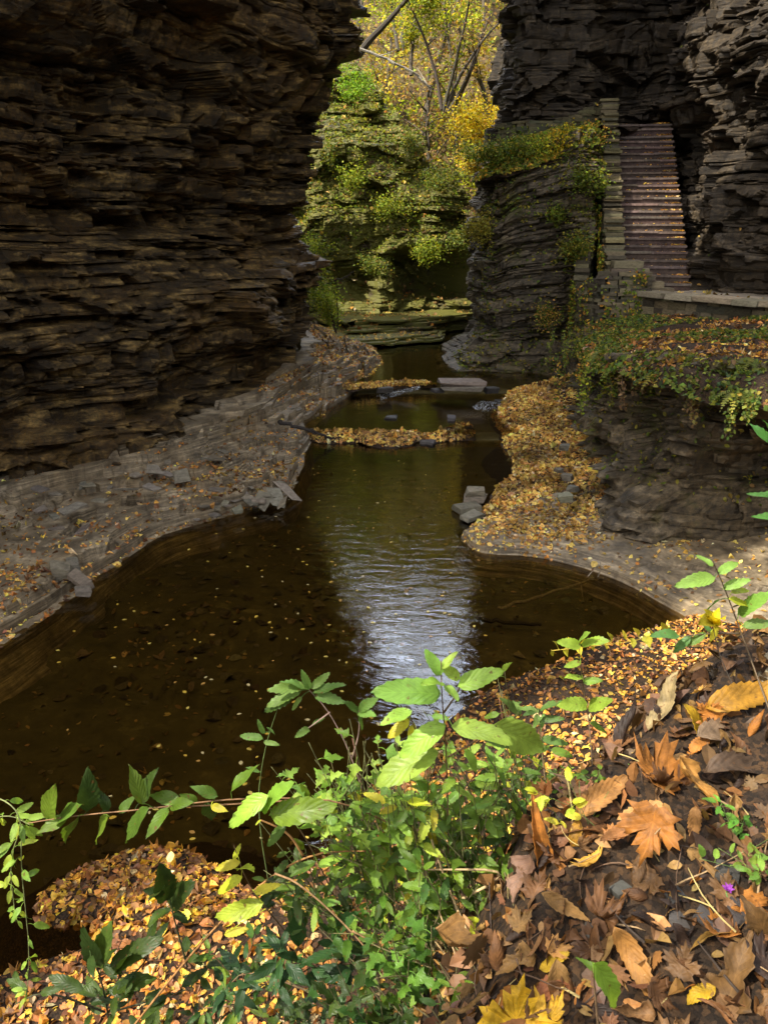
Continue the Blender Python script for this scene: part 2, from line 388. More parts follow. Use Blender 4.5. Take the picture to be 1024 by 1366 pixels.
wl.new(ctc.outputs['Generated'], cmp_.inputs[0])
cn = wn.new('ShaderNodeTexNoise'); cn.inputs['Scale'].default_value = 2.6; cn.inputs['Detail'].default_value = 7; cn.inputs['Roughness'].default_value = .6
wl.new(cmp_.outputs[0], cn.inputs['Vector'])
cr_ = ramp(wn, [(.44, (0, 0, 0)), (.64, (1, 1, 1))]); wl.new(cn.outputs[0], cr_.inputs[0])
ccol = mixc(wn, wl, cr_.outputs[0], sky.outputs[0], (18, 17.6, 16.8))
gd = wn.new('ShaderNodeVectorMath'); gd.operation = 'DOT_PRODUCT'; wl.new(ctc.outputs['Generated'], gd.inputs[0]); gd.inputs[1].default_value = Vector((.085, .76, .65)).normalized()
gr = ramp(wn, [(.955, (0, 0, 0)), (.992, (1, 1, 1))]); wl.new(gd.outputs['Value'], gr.inputs[0])   # bright sky patch added to lighten the pool's reflection
cn2 = wn.new('ShaderNodeTexNoise'); cn2.inputs['Scale'].default_value = 7; cn2.inputs['Detail'].default_value = 6; wl.new(ctc.outputs['Generated'], cn2.inputs['Vector'])
cr2 = ramp(wn, [(.38, (.25, .25, .25)), (.56, (1, 1, 1))]); wl.new(cn2.outputs[0], cr2.inputs[0])
gm = mixc(wn, wl, 1.0, gr.outputs[0], cr2.outputs[0], 'MULTIPLY')
ccol = mixc(wn, wl, gm, ccol, (44, 50, 62))
wl.new(ccol, wn['Background'].inputs[0]); wn['Background'].inputs[1].default_value = .15
SC.view_settings.view_transform = 'Standard'; SC.view_settings.look = 'None'
SC.view_settings.exposure = 1.08; SC.view_settings.gamma = 1
SC.cycles.max_bounces = 7; SC.cycles.diffuse_bounces = 3; SC.cycles.transparent_max_bounces = 12
SC.cycles.use_denoising = True

# ------------------------------------------------------------------ creek bed, water
NSHORE = np.array([(7, 7.6), (3.3, 7.35), (2.3, 6.85), (1.34, 6.3), (.57, 5.6), (.0, 4.7), (-.35, 4.0), (-.86, 3.72), (-1.3, 4.0), (-1.6, 4.08),
                   (-2.0, 3.9), (-2.2, 3.68), (-2.05, 3.52), (-1.72, 3.5), (-1.78, 3.33), (-2.2, 3.12), (-3.2, 2.7), (-7, 2.0)])
CREST = np.array([(6, 3.4), (2.4, 2.5), (1.3, 2.02), (.85, 1.72), (.5, 1.42), (.3, 1.2), (.16, .98), (.02, .72), (-.12, .4), (-.3, 0), (-.5, -1), (-.8, -3)])
def sdist(x, y, poly):
    """signed distance to an open polyline, positive on its right hand side when walking it backwards (camera side)"""
    best = np.full(np.shape(x), 1e9); sg = np.zeros(np.shape(x))
    for a, b in zip(poly[:-1], poly[1:]):
        ab = b-a; t = np.clip(((x-a[0])*ab[0]+(y-a[1])*ab[1])/(ab@ab), 0, 1)
        dx, dy = x-(a[0]+t*ab[0]), y-(a[1]+t*ab[1]); d = np.hypot(dx, dy)
        c = ab[0]*dy-ab[1]*dx
        m = d < best-1e-9
        best = np.where(m, d, best); sg = np.where(m, np.sign(c), sg)
    return best*sg
def near_h(x, y):
    x = np.asarray(x, float); y = np.asarray(y, float)
    d = sdist(x, y, NSHORE)+.12*fbm(x*1.7, y*1.7, 3, 5)
    h = np.where(d > 0, .04+.11*d+.05*np.sqrt(np.maximum(d, 0)), np.maximum(.85*d, -.9))+.04*fbm(x*2.2, y*2.2, 3, 8)*(d > -.3)
    m = sdist(x, y, CREST)+.16*fbm(x*2.1, y*2.1, 3, 15)
    top = 2.63+.23*x+.05*y+.16*fbm(x*1.8, y*1.8, 4, 25)+.07*fbm(x*6, y*6, 3, 26)
    k = sst(-.95, .12, m)
    return h*(1-k)+np.maximum(top, h)*k
def bed_h(x, y):
    b = -.34+.15*fbm(x*.35, y*.35, 3, 71)
    # shale ledges running across the pool floor
    q = y*.55+x*.22+.5*fbm(x*.5, y*.5, 3, 72)
    b = b+.10*(np.floor(q)-q+.5)*(y < 12)+.05*fbm(x*3, y*3, 3, 73)
    b = b-.35*np.exp(-(((x+1.2)/1.6)**2+((y-5.0)/1.2)**2))
    up = sst(14.2, 14.9, y)*.16+sst(18.2, 19.0, y)*.2
    return b*np.where(y > 14.5, .55, 1)+up
xs = np.concatenate([np.arange(-12, -4, .12), np.arange(-4, 4.5, .045), np.arange(4.5, 14, .12)])
ys = np.concatenate([np.arange(1.5, 10, .05), np.arange(10, 32, .09)])
X, Y = np.meshgrid(xs, ys, indexing='ij')
o = grid_obj('stream_bed', np.stack([X, Y, bed_h(X, Y)], -1), M['bed'], smooth=True); tag(o, kind='structure')
xs = np.concatenate([np.arange(-14, -2.6, .12), np.arange(-2.6, 3.6, .028), np.arange(3.6, 12, .1)])
ys = np.concatenate([np.arange(-6, -.2, .15), np.arange(-.2, 4.3, .028), np.arange(4.3, 8.2, .045)])
X, Y = np.meshgrid(xs, ys, indexing='ij')
NB = np.stack([X, Y, near_h(X, Y)], -1)
o = grid_obj('near_bank', NB, M['soil'], smooth=True); tag(o, kind='structure')
def hit(px, py, fn=None, y0=.35, y1=9.0):
    """where the line of sight through a pixel meets the near bank"""
    fn = fn or near_h
    d = ray(px, py); t = np.linspace(y0, y1, 1500)/d[1]
    p = np.array([0, 0, CAMZ])+t[:, None]*d
    below = np.nonzero(p[:, 2] < fn(p[:, 0], p[:, 1]))[0]
    return p[below[0]] if len(below) else p[-1]
def watersheet(name, x0, x1, y0, y1, z, st=.25):
    gx, gy = np.arange(x0, x1+st, st), np.arange(y0, y1+1e-6, st)
    X, Y = np.meshgrid(gx, gy, indexing='ij')
    o = grid_obj(name, np.stack([X, Y, np.full(X.shape, z)], -1), M['water'], smooth=True); return tag(o, kind='structure')
watersheet('water', -12, 9, 1.5, 14.75, 0.0)
watersheet('water', -5, 6, 14.8, 18.6, .15)
watersheet('water', -5, 6, 18.65, 28.8, .35)

# ------------------------------------------------------------------ banks
A = [(-8, 2.6), (-5.2, 4.2), (-3.85, 6.55), (-3.5, 8.2), (-3.12, 9.8), (-2.25, 10.5), (-1.45, 11.4), (-1.4, 13.2), (-1.45, 14.3), (-1.4, 15.5), (-1.15, 17.3), (-.45, 19.4), (.05, 22), (-.4, 25), (-1.2, 29)]
B = [(-14, 5), (-10, 7.0), (-7.4, 9.0), (-6.1, 10.4), (-5.2, 11.5), (-4.5, 12.3), (-3.8, 13.1), (-3.1, 14.2), (-2.6, 15.0), (-2.3, 16.0), (-2.1, 17.5), (-1.75, 19.7), (-1.5, 22), (-2, 25), (-3, 29)]
def lerp(p, q, t): return (p[0]*(1-t)+q[0]*t, p[1]*(1-t)+q[1]*t)
zb = lambda y: 0 if y < 14.6 else (.15 if y < 18.6 else .35)
ups = [zb(a[1]) for a in A]
rails = [[(*lerp(a, b, -.12), -.75) for a, b in zip(A, B)],
         [(*a, u+.0) for a, u in zip(A, ups)],
         [(*lerp(a, b, .07), u+.1) for a, b, u in zip(A, B, ups)],
         [(*lerp(a, b, .45), u+.22) for a, b, u in zip(A, B, ups)],
         [(*lerp(a, b, .85), u*.8+.38) for a, b, u in zip(A, B, ups)],
         [(*lerp(a, b, 1.0), u*.7+.44) for a, b, u in zip(A, B, ups)],
         [(*lerp(a, b, 1.04), u*.7+.56) for a, b, u in zip(A, B, ups)],
         [(*lerp(a, b, 1.5), u*.7+.7) for a, b, u in zip(A, B, ups)]]
G = loft(rails, 900, 190)
x, y = G[..., 0], G[..., 1]
vv = np.linspace(0, 7, 190)[None, :]
# along the bank the shale peels off in slabs: u runs downstream, v up the bank
uu = np.linspace(0, 34, 900)[:, None]
wob = .13*fbm(uu*.35+.3*vv, vv*.9, 4, 91)+.05*fbm(x*.8, y*.8, 3, 92)
h1, h2, h3, dx, dz = vor(uu+.3*fbm(x*1.3, y*1.3, 2, 97), vv*1.0+.15*fbm(uu*.8, vv, 2, 90), 2.3, .5, 98)
wob = wob+.26*h1*sst(1.1, 2.2, vv)*sst(6, 4, vv)+.07*h2*dx*sst(1.2, 2.2, vv)*sst(6, 3.5, vv)
h1, h2, h3, dx, dz = vor(uu+.2*fbm(x*2, y*2, 2, 87), vv, .8, .22, 88)
wob = wob+.06*h1*sst(1.1, 2.2, vv)*sst(6, 4, vv)
z = G[..., 2]+wob*sst(1, 2.2, vv)+.05*fbm(x*2, y*2, 2, 93)*sst(.6, 1.3, vv)
qs = .115
t = z/qs+.3*fbm(uu*.5, vv*2, 2, 99); f = t-np.floor(t)
zt = (np.floor(t)+sst(.86, 1.0, f))*qs
G[..., 2] = np.where((vv > .9), zt*.96+z*.04, z)+.004*fbm(x*9, y*9, 3, 94)-(vv > 1.1)*.10*np.exp(-((f-.82)/.05)**2)*sst(-.25, .05, fbm(uu*.8, vv*2, 2, 86))
G[..., 0] += .09*fbm(x*1.3, y*1.3, 3, 95)*(vv > .5); G[..., 1] += .07*fbm(x*1.3+9, y*1.3, 3, 96)*(vv > .5)
LB = G
o = grid_obj('shale_bank', G, M['bank']); tag(o, kind='structure')

# right bank: leafy gravel tongue, then the smooth rock shelf round the base of the wall
A = [(1.15, 8.85), (1.2, 9.3), (1.35, 10.2), (1.55, 11.4), (2.05, 12.2), (2.3, 13.4), (2.2, 14.6), (2.45, 16), (2.6, 17.2), (3.0, 18.6)]
B = [(3.2, 8.9), (3.3, 9.6), (3.5, 10.6), (3.7, 11.6), (3.9, 12.6), (4.0, 13.6), (4.1, 14.6), (4.4, 16), (4.7, 17.2), (5.2, 18.8)]
A = [(1.4, 9.62)]+A[1:]; B = [(3.2, 9.45)]+B[1:]
A[1] = (1.32, 9.9); K = [-.8, .2, .6, .85, 1, 1, 1, 1, 1, 1]
rails = [[(*lerp(a, b, -.2), -.4) for a, b in zip(A, B)], [(*a, -.03) for a in A], [(*lerp(a, b, .1), .14*k) for a, b, k in zip(A, B, K)],
         [(*lerp(a, b, .55), .34*k) for a, b, k in zip(A, B, K)], [(*lerp(a, b, .95), .58*k) for a, b, k in zip(A, B, K)], [(*lerp(a, b, 1.3), .7*k) for a, b, k in zip(A, B, K)]]
G = loft(rails, 260, 70); x, y = G[..., 0], G[..., 1]
G[..., 2] += .07*fbm(x*1.6, y*1.6, 4, 101)+.16*sst(15, 17, y)
G[..., 0] += .12*fbm(x*1.4, y*1.4, 3, 102)
RB = G
o = grid_obj('leafy_bank', G, M['soil'], smooth=True); tag(o, kind='structure')
A = [(1.05, 9.7), (1.2, 9.15), (1.85, 9.1), (2.4, 8.8), (2.9, 8.25), (3.22, 7.55), (3.6, 6.9), (5, 6.4), (8, 6)]
B = [(2.4, 10.7), (2.8, 10.5), (3.4, 10.4), (3.9, 10.0), (4.3, 9.3), (4.9, 8.7), (5.7, 8.2), (7.2, 7.8), (10, 7)]
rails = [[(*lerp(a, b, -.12), -.5) for a, b in zip(A, B)], [(*a, .0) for a in A], [(*lerp(a, b, .03), .10) for a, b in zip(A, B)],
         [(*lerp(a, b, .14), .17) for a, b in zip(A, B)], [(*lerp(a, b, .45), .22) for a, b in zip(A, B)],
         [(*lerp(a, b, .75), .24) for a, b in zip(A, B)], [(*lerp(a, b, 1.0), .28) for a, b in zip(A, B)], [(*lerp(a, b, 1.3), .3) for a, b in zip(A, B)]]
G = loft(rails, 300, 110); x, y = G[..., 0], G[..., 1]
z = G[..., 2]+.08*fbm(x*.8, y*.8, 3, 111)+.05*vor(x+.2*fbm(x*2,y*2,2,113), y, 1.1, .6, 114)[0]*sst(.2, .6, np.linspace(0, 7, 110)[None, :]-2)
qs = .085; t = z/qs; f = t-np.floor(t)
G[..., 2] = (np.floor(t)+sst(.35, 1, f))*qs*.6+z*.4+.012*fbm(x*7, y*7, 3, 112)
RS = G
o = grid_obj('rock_shelf', G, M['bank'], smooth=False); tag(o, kind='structure')

# leaf bar across the creek, and shale ledges at the head of the upper pool
def mound(name, pts, hw, hgt, z0, mat, seed, nu=160, nv=28):
    P, s = resample(smooth_path(pts, 2), n=nu)
    T = np.gradient(P, axis=0); T /= np.linalg.norm(T, axis=1)[:, None]; Nn = np.stack([-T[:, 1], T[:, 0]], 1)
    v = np.linspace(-1, 1, nv)[None, :]; taper = np.sin(np.pi*np.clip(np.linspace(.03, .97, nu), 0, 1))[:, None]**.5
    wv = hw*taper*(1+1.5*fbm(s[:, None]*1.5, np.sign(v)*3., 4, seed))+.08*fbm(s[:, None]*6, v*2, 2, seed+7)
    G = np.empty((nu, nv, 3)); G[..., :2] = P[:, None]+Nn[:, None]*(v*wv)[..., None]
    G[..., 2] = z0+hgt*(1-np.abs(v)**2.2*1.6)*taper*(.8+.9*fbm(s[:, None]*.9, s[:, None]*0, 3, seed+4))+.07*fbm(G[..., 0]*2.5, G[..., 1]*2.5, 4, seed+2)
    o = grid_obj(name, G, mat, flip=True, smooth=True); tag(o, kind='structure'); return G
BAR = mound('leaf_bar', [(-1.8, 14.9), (-1.2, 15.0), (-.3, 14.75), (.5, 14.85), (1.1, 14.75), (1.4, 15.1), (1.75, 15.9)], .42, .15, .05, M['soil'], 121)
BAR2 = mound('leaf_bar', [(-1.2, 18.3), (-.5, 18.6), (.1, 18.95), (.7, 18.85), (1.3, 19.0)], .26, .11, .29, M['soil'], 123)
def ledge(name, outline, z0, z1, mat, seed):
    """a broken flat shelf of rock: outline pushed in and out layer by layer"""
    P = smooth_path(list(outline)+[outline[0]], 2); P, s = resample(P, n=220)
    c = P.mean(0); V = []; rows = []
    n = max(2, int((z1-z0)/.06)); rg = np.random.default_rng(seed)
    for i in range(n):
        k = 1+.10*(rg.random()-.5)-.14*i/n+.26*fbm(s*.7, s*0+i*.5, 4, seed)
        Q = c+(P-c)*k[:, None] if np.ndim(k) else c+(P-c)*k
        for zf in (0, 1):
            rows.append(np.c_[Q, np.full(len(Q), z0+(z1-z0)*(i+zf*.98)/n)])
    Q = rows[-1][:, :2]
    for k in (.8, .5, .02): rows.append(np.c_[c+(Q-c)*k, z1+.03*fbm(Q[:, 0]*2*k, Q[:, 1]*2*k, 3, seed+5)])
    G = np.array(rows).transpose(1, 0, 2)
    o = grid_obj(name, G, mat, flip=False); tag(o, kind='structure'); return G
SH1 = ledge('rock_ledge', [(-1.6, 24.6), (.2, 24.4), (1.6, 25.4), (2.0, 27), (2.4, 29), (2, 32), (-3, 32), (-3, 27)], .1, .58, M['rock_wood'], 131)
SH2 = ledge('rock_ledge', [(-1.2, 26.3), (.6, 26.6), (2.3, 28.2), (3.6, 29.5), (3.4, 33), (-3, 33), (-2.6, 29)], .4, .95, M['rock_wood'], 132)

# ------------------------------------------------------------------ cliffs
def prof_left(s, z):
    # undercut at the foot, leaning out with height, bulging lip near the corner
    o = -.28*np.exp(-((z-1.0)/.5)**2)+.11*np.maximum(z-3, 0)*sst(19, 23, s)+1.9*sst(9, 14, z)*sst(25, 28, s)+.5*sst(9.2, 12, z)*sst(36, 40, s)-.2*np.exp(-((z-4.6)/1.6)**2)+.3*np.exp(-((z-7.6)/1.2)**2)-.9*sst(24, 29, s)*sst(2.2, 4.6, z)*sst(9, 6, z)
    return o
def left_z(s, z, off):
    zt = 20+2*vn(s*.4, s*0, 205)-10.5*sst(43, 46, s)-8.5*sst(32.5, 34.5, s)*sst(41, 38.5, s)  # dips in this unseen rim are shaped to let sun through upstream
    ex = np.maximum(z-zt, 0)
    return off-ex*3, z-ex*.93
_, CL = cliff('rock_cliff', [(-27, -9), (-18, -3.6), (-13, -.6), (-9.8, 3.6), (-7.7, 8.1), (-5.65, 11.4), (-4.3, 13.4), (-3.1, 15.7), (-2.5, 17.8), (-2.1, 20.0), (-1.75, 21.6), (-2.3, 22.8), (-4, 24), (-9, 26), (-16, 26)],
              .3, 20, prof_left, 201, M['rock_left'], side=1, ds=.045, amp=.30, block=.22, big=.9, zfine=9.6, zofs=left_z, warp=.5, tmul=.85)
def prof_butt(s, z):
    return .75*np.exp(-((z-.1)/.45)**2)-.32*np.exp(-((z-1.5)/.7)**2)+.02*(4-z)-.10*np.maximum(z-4.5, 0)
def butt_z(s, z, off):
    return off, z*(.85+.13*sst(9.6, 12.2, s)+.025*vn(s*1.3, s*0, 215))
_, BU = cliff('rock_cliff', [(5.6, 30), (3.0, 26), (2.45, 23.2), (2.3, 21.5), (2.5, 20.95), (3.1, 20.6), (4.0, 20.55), (4.8, 20.1), (5.25, 20.2), (5.5, 21.2), (5.9, 23.5), (6.2, 26)],
              -.2, 6.1, prof_butt, 211, M['rock_right'], side=1, zofs=butt_z, ds=.05, amp=.18, block=.11, big=.7, warp=.35, fine=.05, it=1, groove=.05, masses=((1.5, .7, .22, .3), (.6, .3, .1, .3)))
def prof_up(s, z):
    return .03*np.maximum(z-9, 0)-.2*np.exp(-((z-5.6)/.8)**2)
def up_z(s, z, off):
    ex = np.maximum(z-(20-10*sst(41, 49, s)), 0)
    return off-ex*2, z-ex*.94
_, UP = cliff('rock_cliff', [(8, 44), (5.4, 34), (3.7, 27), (3.4, 24.8), (3.9, 24.1), (5.1, 24.3), (6.6, 25.0), (7.9, 25.0), (8.25, 23.6), (7.75, 21), (7.45, 18.6), (8.0, 17.2), (9.6, 15.2), (11.5, 12), (13.5, 8), (13.5, 2), (11.5, -5), (5, -11), (-4, -14), (-12, -17)],  # the stretch behind the camera is unseen, added to cut skylight
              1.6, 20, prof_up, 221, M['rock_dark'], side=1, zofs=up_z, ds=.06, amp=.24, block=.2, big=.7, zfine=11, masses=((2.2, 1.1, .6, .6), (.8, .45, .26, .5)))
def prof_low(s, z):
    R = .02+1.6*sst(9.6, 11.6, s)
    return (.25+.6*sst(7, 9, s))*sst(.9, .1, z)*(1-.5*sst(10.5, 12, s))+.15*sst(6, 8, s)-R*sst(1.75, .75, z)*sst(1.5, 6, s)+.12*sst(1.3, 1.7, z)
def low_z(s, z, off):
    return off, z*(1+.36*sst(5, 10, s))
_, LO = cliff('rock_cliff', [(5.2, 19.2), (4.7, 17.8), (4.15, 15.4), (3.75, 13.2), (3.62, 11.8), (3.7, 10.6), (3.95, 9.5), (4.6, 8.6), (5.7, 7.9), (8, 7.1), (13, 6)],
              .0, 1.8, prof_low, 231, M['rock_right'], side=1, ds=.03, amp=.24, block=.2, big=.3, warp=.16, zofs=low_z, groove=.06, tmul=.9, masses=((1.2, .5, .42, .5), (.5, .24, .2, .5), (.22, .12, .07, .4)))
def hill_z(s, z, off):
    zt = 14.5-1.38*np.maximum(s-10.0, 0)+.5*fbm(s*.5, s*0, 3, 245)
    ex = np.maximum(z-zt, 0)
    return off-ex*5-.0*z, z-ex*.9
def prof_hill(s, z):
    cave = -2.4*np.exp(-((z-1.85)/.85)**4)*sst(13.0, 13.6, s)*sst(17.2, 16.2, s)-1.0*np.exp(-((z-1.5)/.7)**4)*sst(10.0, 10.6, s)*sst(12.6, 12.0, s)
    return cave-.55*np.maximum(z-2.4, 0)-.75*np.maximum(z-6.5, 0)
_, HI = cliff('rock_hill', [(-12, 25.5), (-6, 27.5), (-2.5, 28.6), (0, 29.3), (2.2, 29.8), (3.6, 30.6), (5.2, 32.5), (7, 36), (9, 42)],
              .5, 16.5, prof_hill, 241, M['rock_wood'], side=1, ds=.07, amp=.22, block=.16, big=1.8, zfine=17, tmul=1.3, zofs=hill_z, fine=.12, warp=1.0, masses=((2.6, 1.5, .7, .5), (.9, .5, .35, .5)))

# flat tops, the path, the far wooded slope
def ground(name, rails, nu, nv, mat, seed, a=.1, f=1.0):
    G = loft(rails, nu, nv); G[..., 2] += a*fbm(G[..., 0]*f, G[..., 1]*f, 4, seed)
    n = gnormal(G)[..., 2].mean()
    o = grid_obj(name, G, mat, flip=n < 0, smooth=True); tag(o, kind='structure'); return G
TOP = ground('terrace', [[(4.6, 31, 5.4), (3.45, 26, 5.2), (2.5, 23.2, 5.1), (2.4, 21.5, 5.02), (2.65, 21.0, 5.05), (3.3, 20.65, 5.2), (4.4, 20.45, 5.5), (5.2, 20.4, 5.75)],
                         [(5.6, 31, 6.2), (4.2, 26, 6.1), (3.7, 23.6, 6.1), (3.4, 22.4, 6.05), (3.7, 21.9, 6.1), (4.2, 21.7, 6.2), (4.9, 21.6, 6.3), (5.4, 21.6, 6.3)],
                         [(8, 32, 6.7), (6.5, 26, 6.6), (6.5, 25.5, 6.6), (6.6, 25.5, 6.6), (7, 25.6, 6.6), (7.5, 25.6, 6.6), (8, 25, 6.6), (8.2, 24.4, 6.6)]], 160, 70, M['soil'], 301, a=.16, f=1.8)
LEDGE = ground('leafy_ledge', [[(4.81, 18.3, 1.52), (4.26, 17.3, 1.54), (3.81, 15.3, 1.58), (3.46, 13.1, 1.75), (3.26, 11.7, 1.9), (3.24, 10.5, 2.05), (3.41, 9.3, 2.12), (4.06, 8.2, 2.16), (5.26, 7.4, 2.2), (7.86, 6.5, 2.2), (11.86, 5.9, 2.2)], [(4.95, 18.4, 1.72), (4.4, 17.4, 1.74), (3.95, 15.4, 1.78), (3.6, 13.2, 1.95), (3.4, 11.8, 2.1), (3.38, 10.6, 2.25), (3.55, 9.4, 2.32), (4.2, 8.3, 2.36), (5.4, 7.5, 2.4), (8, 6.6, 2.4), (12, 6, 2.4)],
                               [(5.3, 18.4, 1.9), (4.9, 17.4, 1.93), (4.5, 15.6, 1.97), (4.3, 13.6, 2.15), (4.2, 12.4, 2.25), (4.3, 11.2, 2.38), (4.6, 10.1, 2.42), (5.4, 9.2, 2.45), (6.4, 8.5, 2.46), (9, 7.8, 2.46), (13, 7, 2.46)],
                               [(5.6, 18.6, 2.05), (5.5, 17.4, 2.1), (6.0, 16.4, 2.15), (6.4, 15.0, 2.2), (6.7, 13.8, 2.25), (7.0, 12.6, 2.3), (7.5, 11.4, 2.32), (8.3, 10.5, 2.33), (9.2, 9.8, 2.34), (11, 9, 2.34), (14, 8.4, 2.34)],
                               [(6.2, 18.9, 2.2), (6.4, 18.2, 2.3), (7.2, 17, 2.3), (7.8, 16, 2.35), (8.4, 15, 2.38), (9, 14, 2.4), (9.6, 13, 2.4), (10.4, 12, 2.4), (11, 11.4, 2.4), (13, 10.6, 2.4), (16, 10, 2.4)]], 320, 70, M['soil'], 311, a=.13, f=1.6)
PATH = ground('path', [[(5.75, 18.75, 2.56), (6.0, 17.9, 2.57), (6.7, 16.8, 2.57), (7.5, 15.6, 2.56), (8.5, 14, 2.55), (10, 12, 2.5), (12, 9, 2.5)],
                       [(8.6, 19.2, 2.6), (8.6, 18.6, 2.6), (8.6, 18, 2.6), (9.6, 16.4, 2.6), (11, 14.4, 2.6), (13, 12, 2.6), (15, 9, 2.6)]], 80, 24, M['path'], 321, a=.03, f=2)
xs = np.arange(-60, 60, .6); ys = np.concatenate([np.arange(34, 60, .4), np.arange(60, 130, 1.0)])
X, Y = np.meshgrid(xs, ys, indexing='ij')
def far_h(x, y):
    h = 1.0+.90*np.maximum(y-40, 0)*(1-.25*sst(70, 110, y))+.006*(x-2)**2*sst(34, 55, y)+1.6*fbm(x*.08, y*.08, 4, 331)+.6*fbm(x*.4, y*.4, 3, 332)
    return np.minimum(h, 39+1.3*np.clip(5.5-x, 0, 14)+.7*np.clip(x-14, 0, 20)+2*fbm(x*.1, y*.1, 2, 3))
o = grid_obj('hillside', np.stack([X, Y, far_h(X, Y)], -1), M['forest'], smooth=True); tag(o, kind='structure')
xs = np.arange(-300, 301, 12.); X, Y = np.meshgrid(xs, xs, indexing='ij')
o = grid_obj('ground', np.stack([X, Y, -1.2+0*X], -1), M['forest'], smooth=True); tag(o, kind='structure')

# ------------------------------------------------------------------ staircase and masonry
def c3(*a): return np.array(a, float)
def jcol(base, v=.25, rg=rng):
    k = 1+(rg.random()-.5)*2*v; return np.array(base)*k*(1+(rg.random(3)-.5)*.12)
NST = 25
SB, ST = c3(6.32, 18.45), c3(7.1, 23.5); SDIR = (ST-SB)/np.linalg.norm(ST-SB); SRT = c3(SDIR[1], -SDIR[0]); SROT = math.atan2(-SDIR[0], SDIR[1])
RISE, RUN = 4.0/NST, np.linalg.norm(ST-SB)/NST
stair = thing('staircase', 'long steep flight of dark purple-brown stone steps climbing the gorge wall', 'staircase', (SB[0], SB[1], 2.58))
rs = np.random.default_rng(5)
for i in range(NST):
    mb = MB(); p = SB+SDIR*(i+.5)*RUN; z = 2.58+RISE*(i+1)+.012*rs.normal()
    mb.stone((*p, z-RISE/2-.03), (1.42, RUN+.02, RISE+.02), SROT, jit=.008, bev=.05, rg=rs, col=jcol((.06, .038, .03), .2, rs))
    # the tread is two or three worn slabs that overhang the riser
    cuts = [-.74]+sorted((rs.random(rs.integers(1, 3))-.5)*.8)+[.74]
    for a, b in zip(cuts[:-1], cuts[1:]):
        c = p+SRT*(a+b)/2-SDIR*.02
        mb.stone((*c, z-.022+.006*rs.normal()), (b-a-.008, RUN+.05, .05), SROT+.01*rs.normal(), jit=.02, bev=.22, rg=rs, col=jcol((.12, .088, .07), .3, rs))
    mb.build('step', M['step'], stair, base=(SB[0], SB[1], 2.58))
TAN = [(.12, .098, .055), (.09, .075, .045), (.065, .056, .038), (.15, .122, .07), (.05, .042, .026)]
def masonry(mb, line, zb, zt, depth=.3, ch=(.07, .15), sl=(.16, .45), seed=1, cols=TAN):
    """courses of rough stones along a line; zb and zt are functions of distance along it"""
    rg = np.random.default_rng(seed)
    P, s = resample(np.asarray(line, float), ds=.03); L = s[-1]
    z = min(zb(t) for t in np.linspace(0, L, 20)); top = max(zt(t) for t in np.linspace(0, L, 40))
    while z < top:
        h = rg.uniform(*ch); t = -rg.uniform(0, .2)
        while t < L:
            l = rg.uniform(*sl); m = min(max(t+l/2, 0), L)
            if zb(m)-h < z < zt(m)-h*.5:
                i = min(int(m/.03), len(P)-2); d = P[min(i+3, len(P)-1)]-P[max(i-3, 0)]; d /= np.linalg.norm(d)+1e-9
                n = c3(-d[1], d[0])
                c = P[i]+n*rg.uniform(-.025, .035)
                mb.stone((c[0], c[1], z+h/2), (l*1.0, depth, h*.985), math.atan2(d[1], d[0]), jit=.05, bev=.12, rg=rg, col=jcol(cols[rg.integers(len(cols))], .25, rg))
            t += l
        z += h
# parapet that climbs beside the stair
PA, PB = SB-SRT*.98, ST-SRT*.98
LW = np.linalg.norm(PB-PA)
par = thing('parapet_wall', 'stepped pale stone parapet wall climbing along the left side of the stairs', 'wall', (PA[0], PA[1], 2.5))
mb = MB()
NCP = 18
def steptop(t): return 3.2+4.0*(np.floor(min(max(t, 0), LW)/LW*(NCP-.001))/(NCP-1))
masonry(mb, [PA, PB], lambda t: 2.3+2.6*max(t, 0)/LW, lambda t: steptop(t)-.05, depth=.42, ch=(.04, .09), sl=(.14, .42), seed=31)
mb.build('masonry', M['stone'], par, base=(PA[0], PA[1], 2.5))
for k in range(NCP):
    t = (k+.5)/NCP; c = PA+(PB-PA)*t; cm = MB()
    for q in range(1+(rs.random() < .6)):
        cm.stone((c[0]+.015*rs.normal(), c[1]+.03*rs.normal(), steptop(t*LW)-.03+.05*q), (.44+.06*rs.random()-.06*q, LW/NCP*(1.2+.25*rs.random()), .07), SROT+.08*rs.normal(), jit=.1, bev=.2, rg=rs, col=jcol([(.16, .13, .06), (.12, .1, .05), (.09, .08, .035)][rs.integers(3)], .25, rs))
    cm.build('coping_stone', M['stone'], par, base=(PA[0], PA[1], 2.5))
# short wing wall at the foot of the stair
wing = thing('wing_wall', 'low stepped wall of big flat stone blocks at the foot of the stairs', 'wall', (5.9, 18.05, 2.5))
mb = MB(); W0 = SB-SRT*.75-SDIR*.22
for (a, b, z0, z1) in [(-.35, .3, 3.08, 3.24), (-.38, .45, 2.94, 3.08), (-.4, .62, 2.8, 2.94), (-.3, .8, 2.66, 2.8), (-.2, 1.05, 2.5, 2.66)]:
    t = a
    while t < b-.05:
        l = min(rs.uniform(.4, .75), b-t)
        c = W0+SRT*(t+l/2)-SDIR*.05*rs.random()
        mb.stone((*c, (z0+z1)/2), (l-.01, .4, z1-z0-.008), SROT+.03*rs.normal(), jit=.04, bev=.1, rg=rs, col=jcol((.16, .13, .085), .3, rs)); t += l
mb.build('masonry', M['stone'], wing, base=(5.9, 18.05, 2.5))
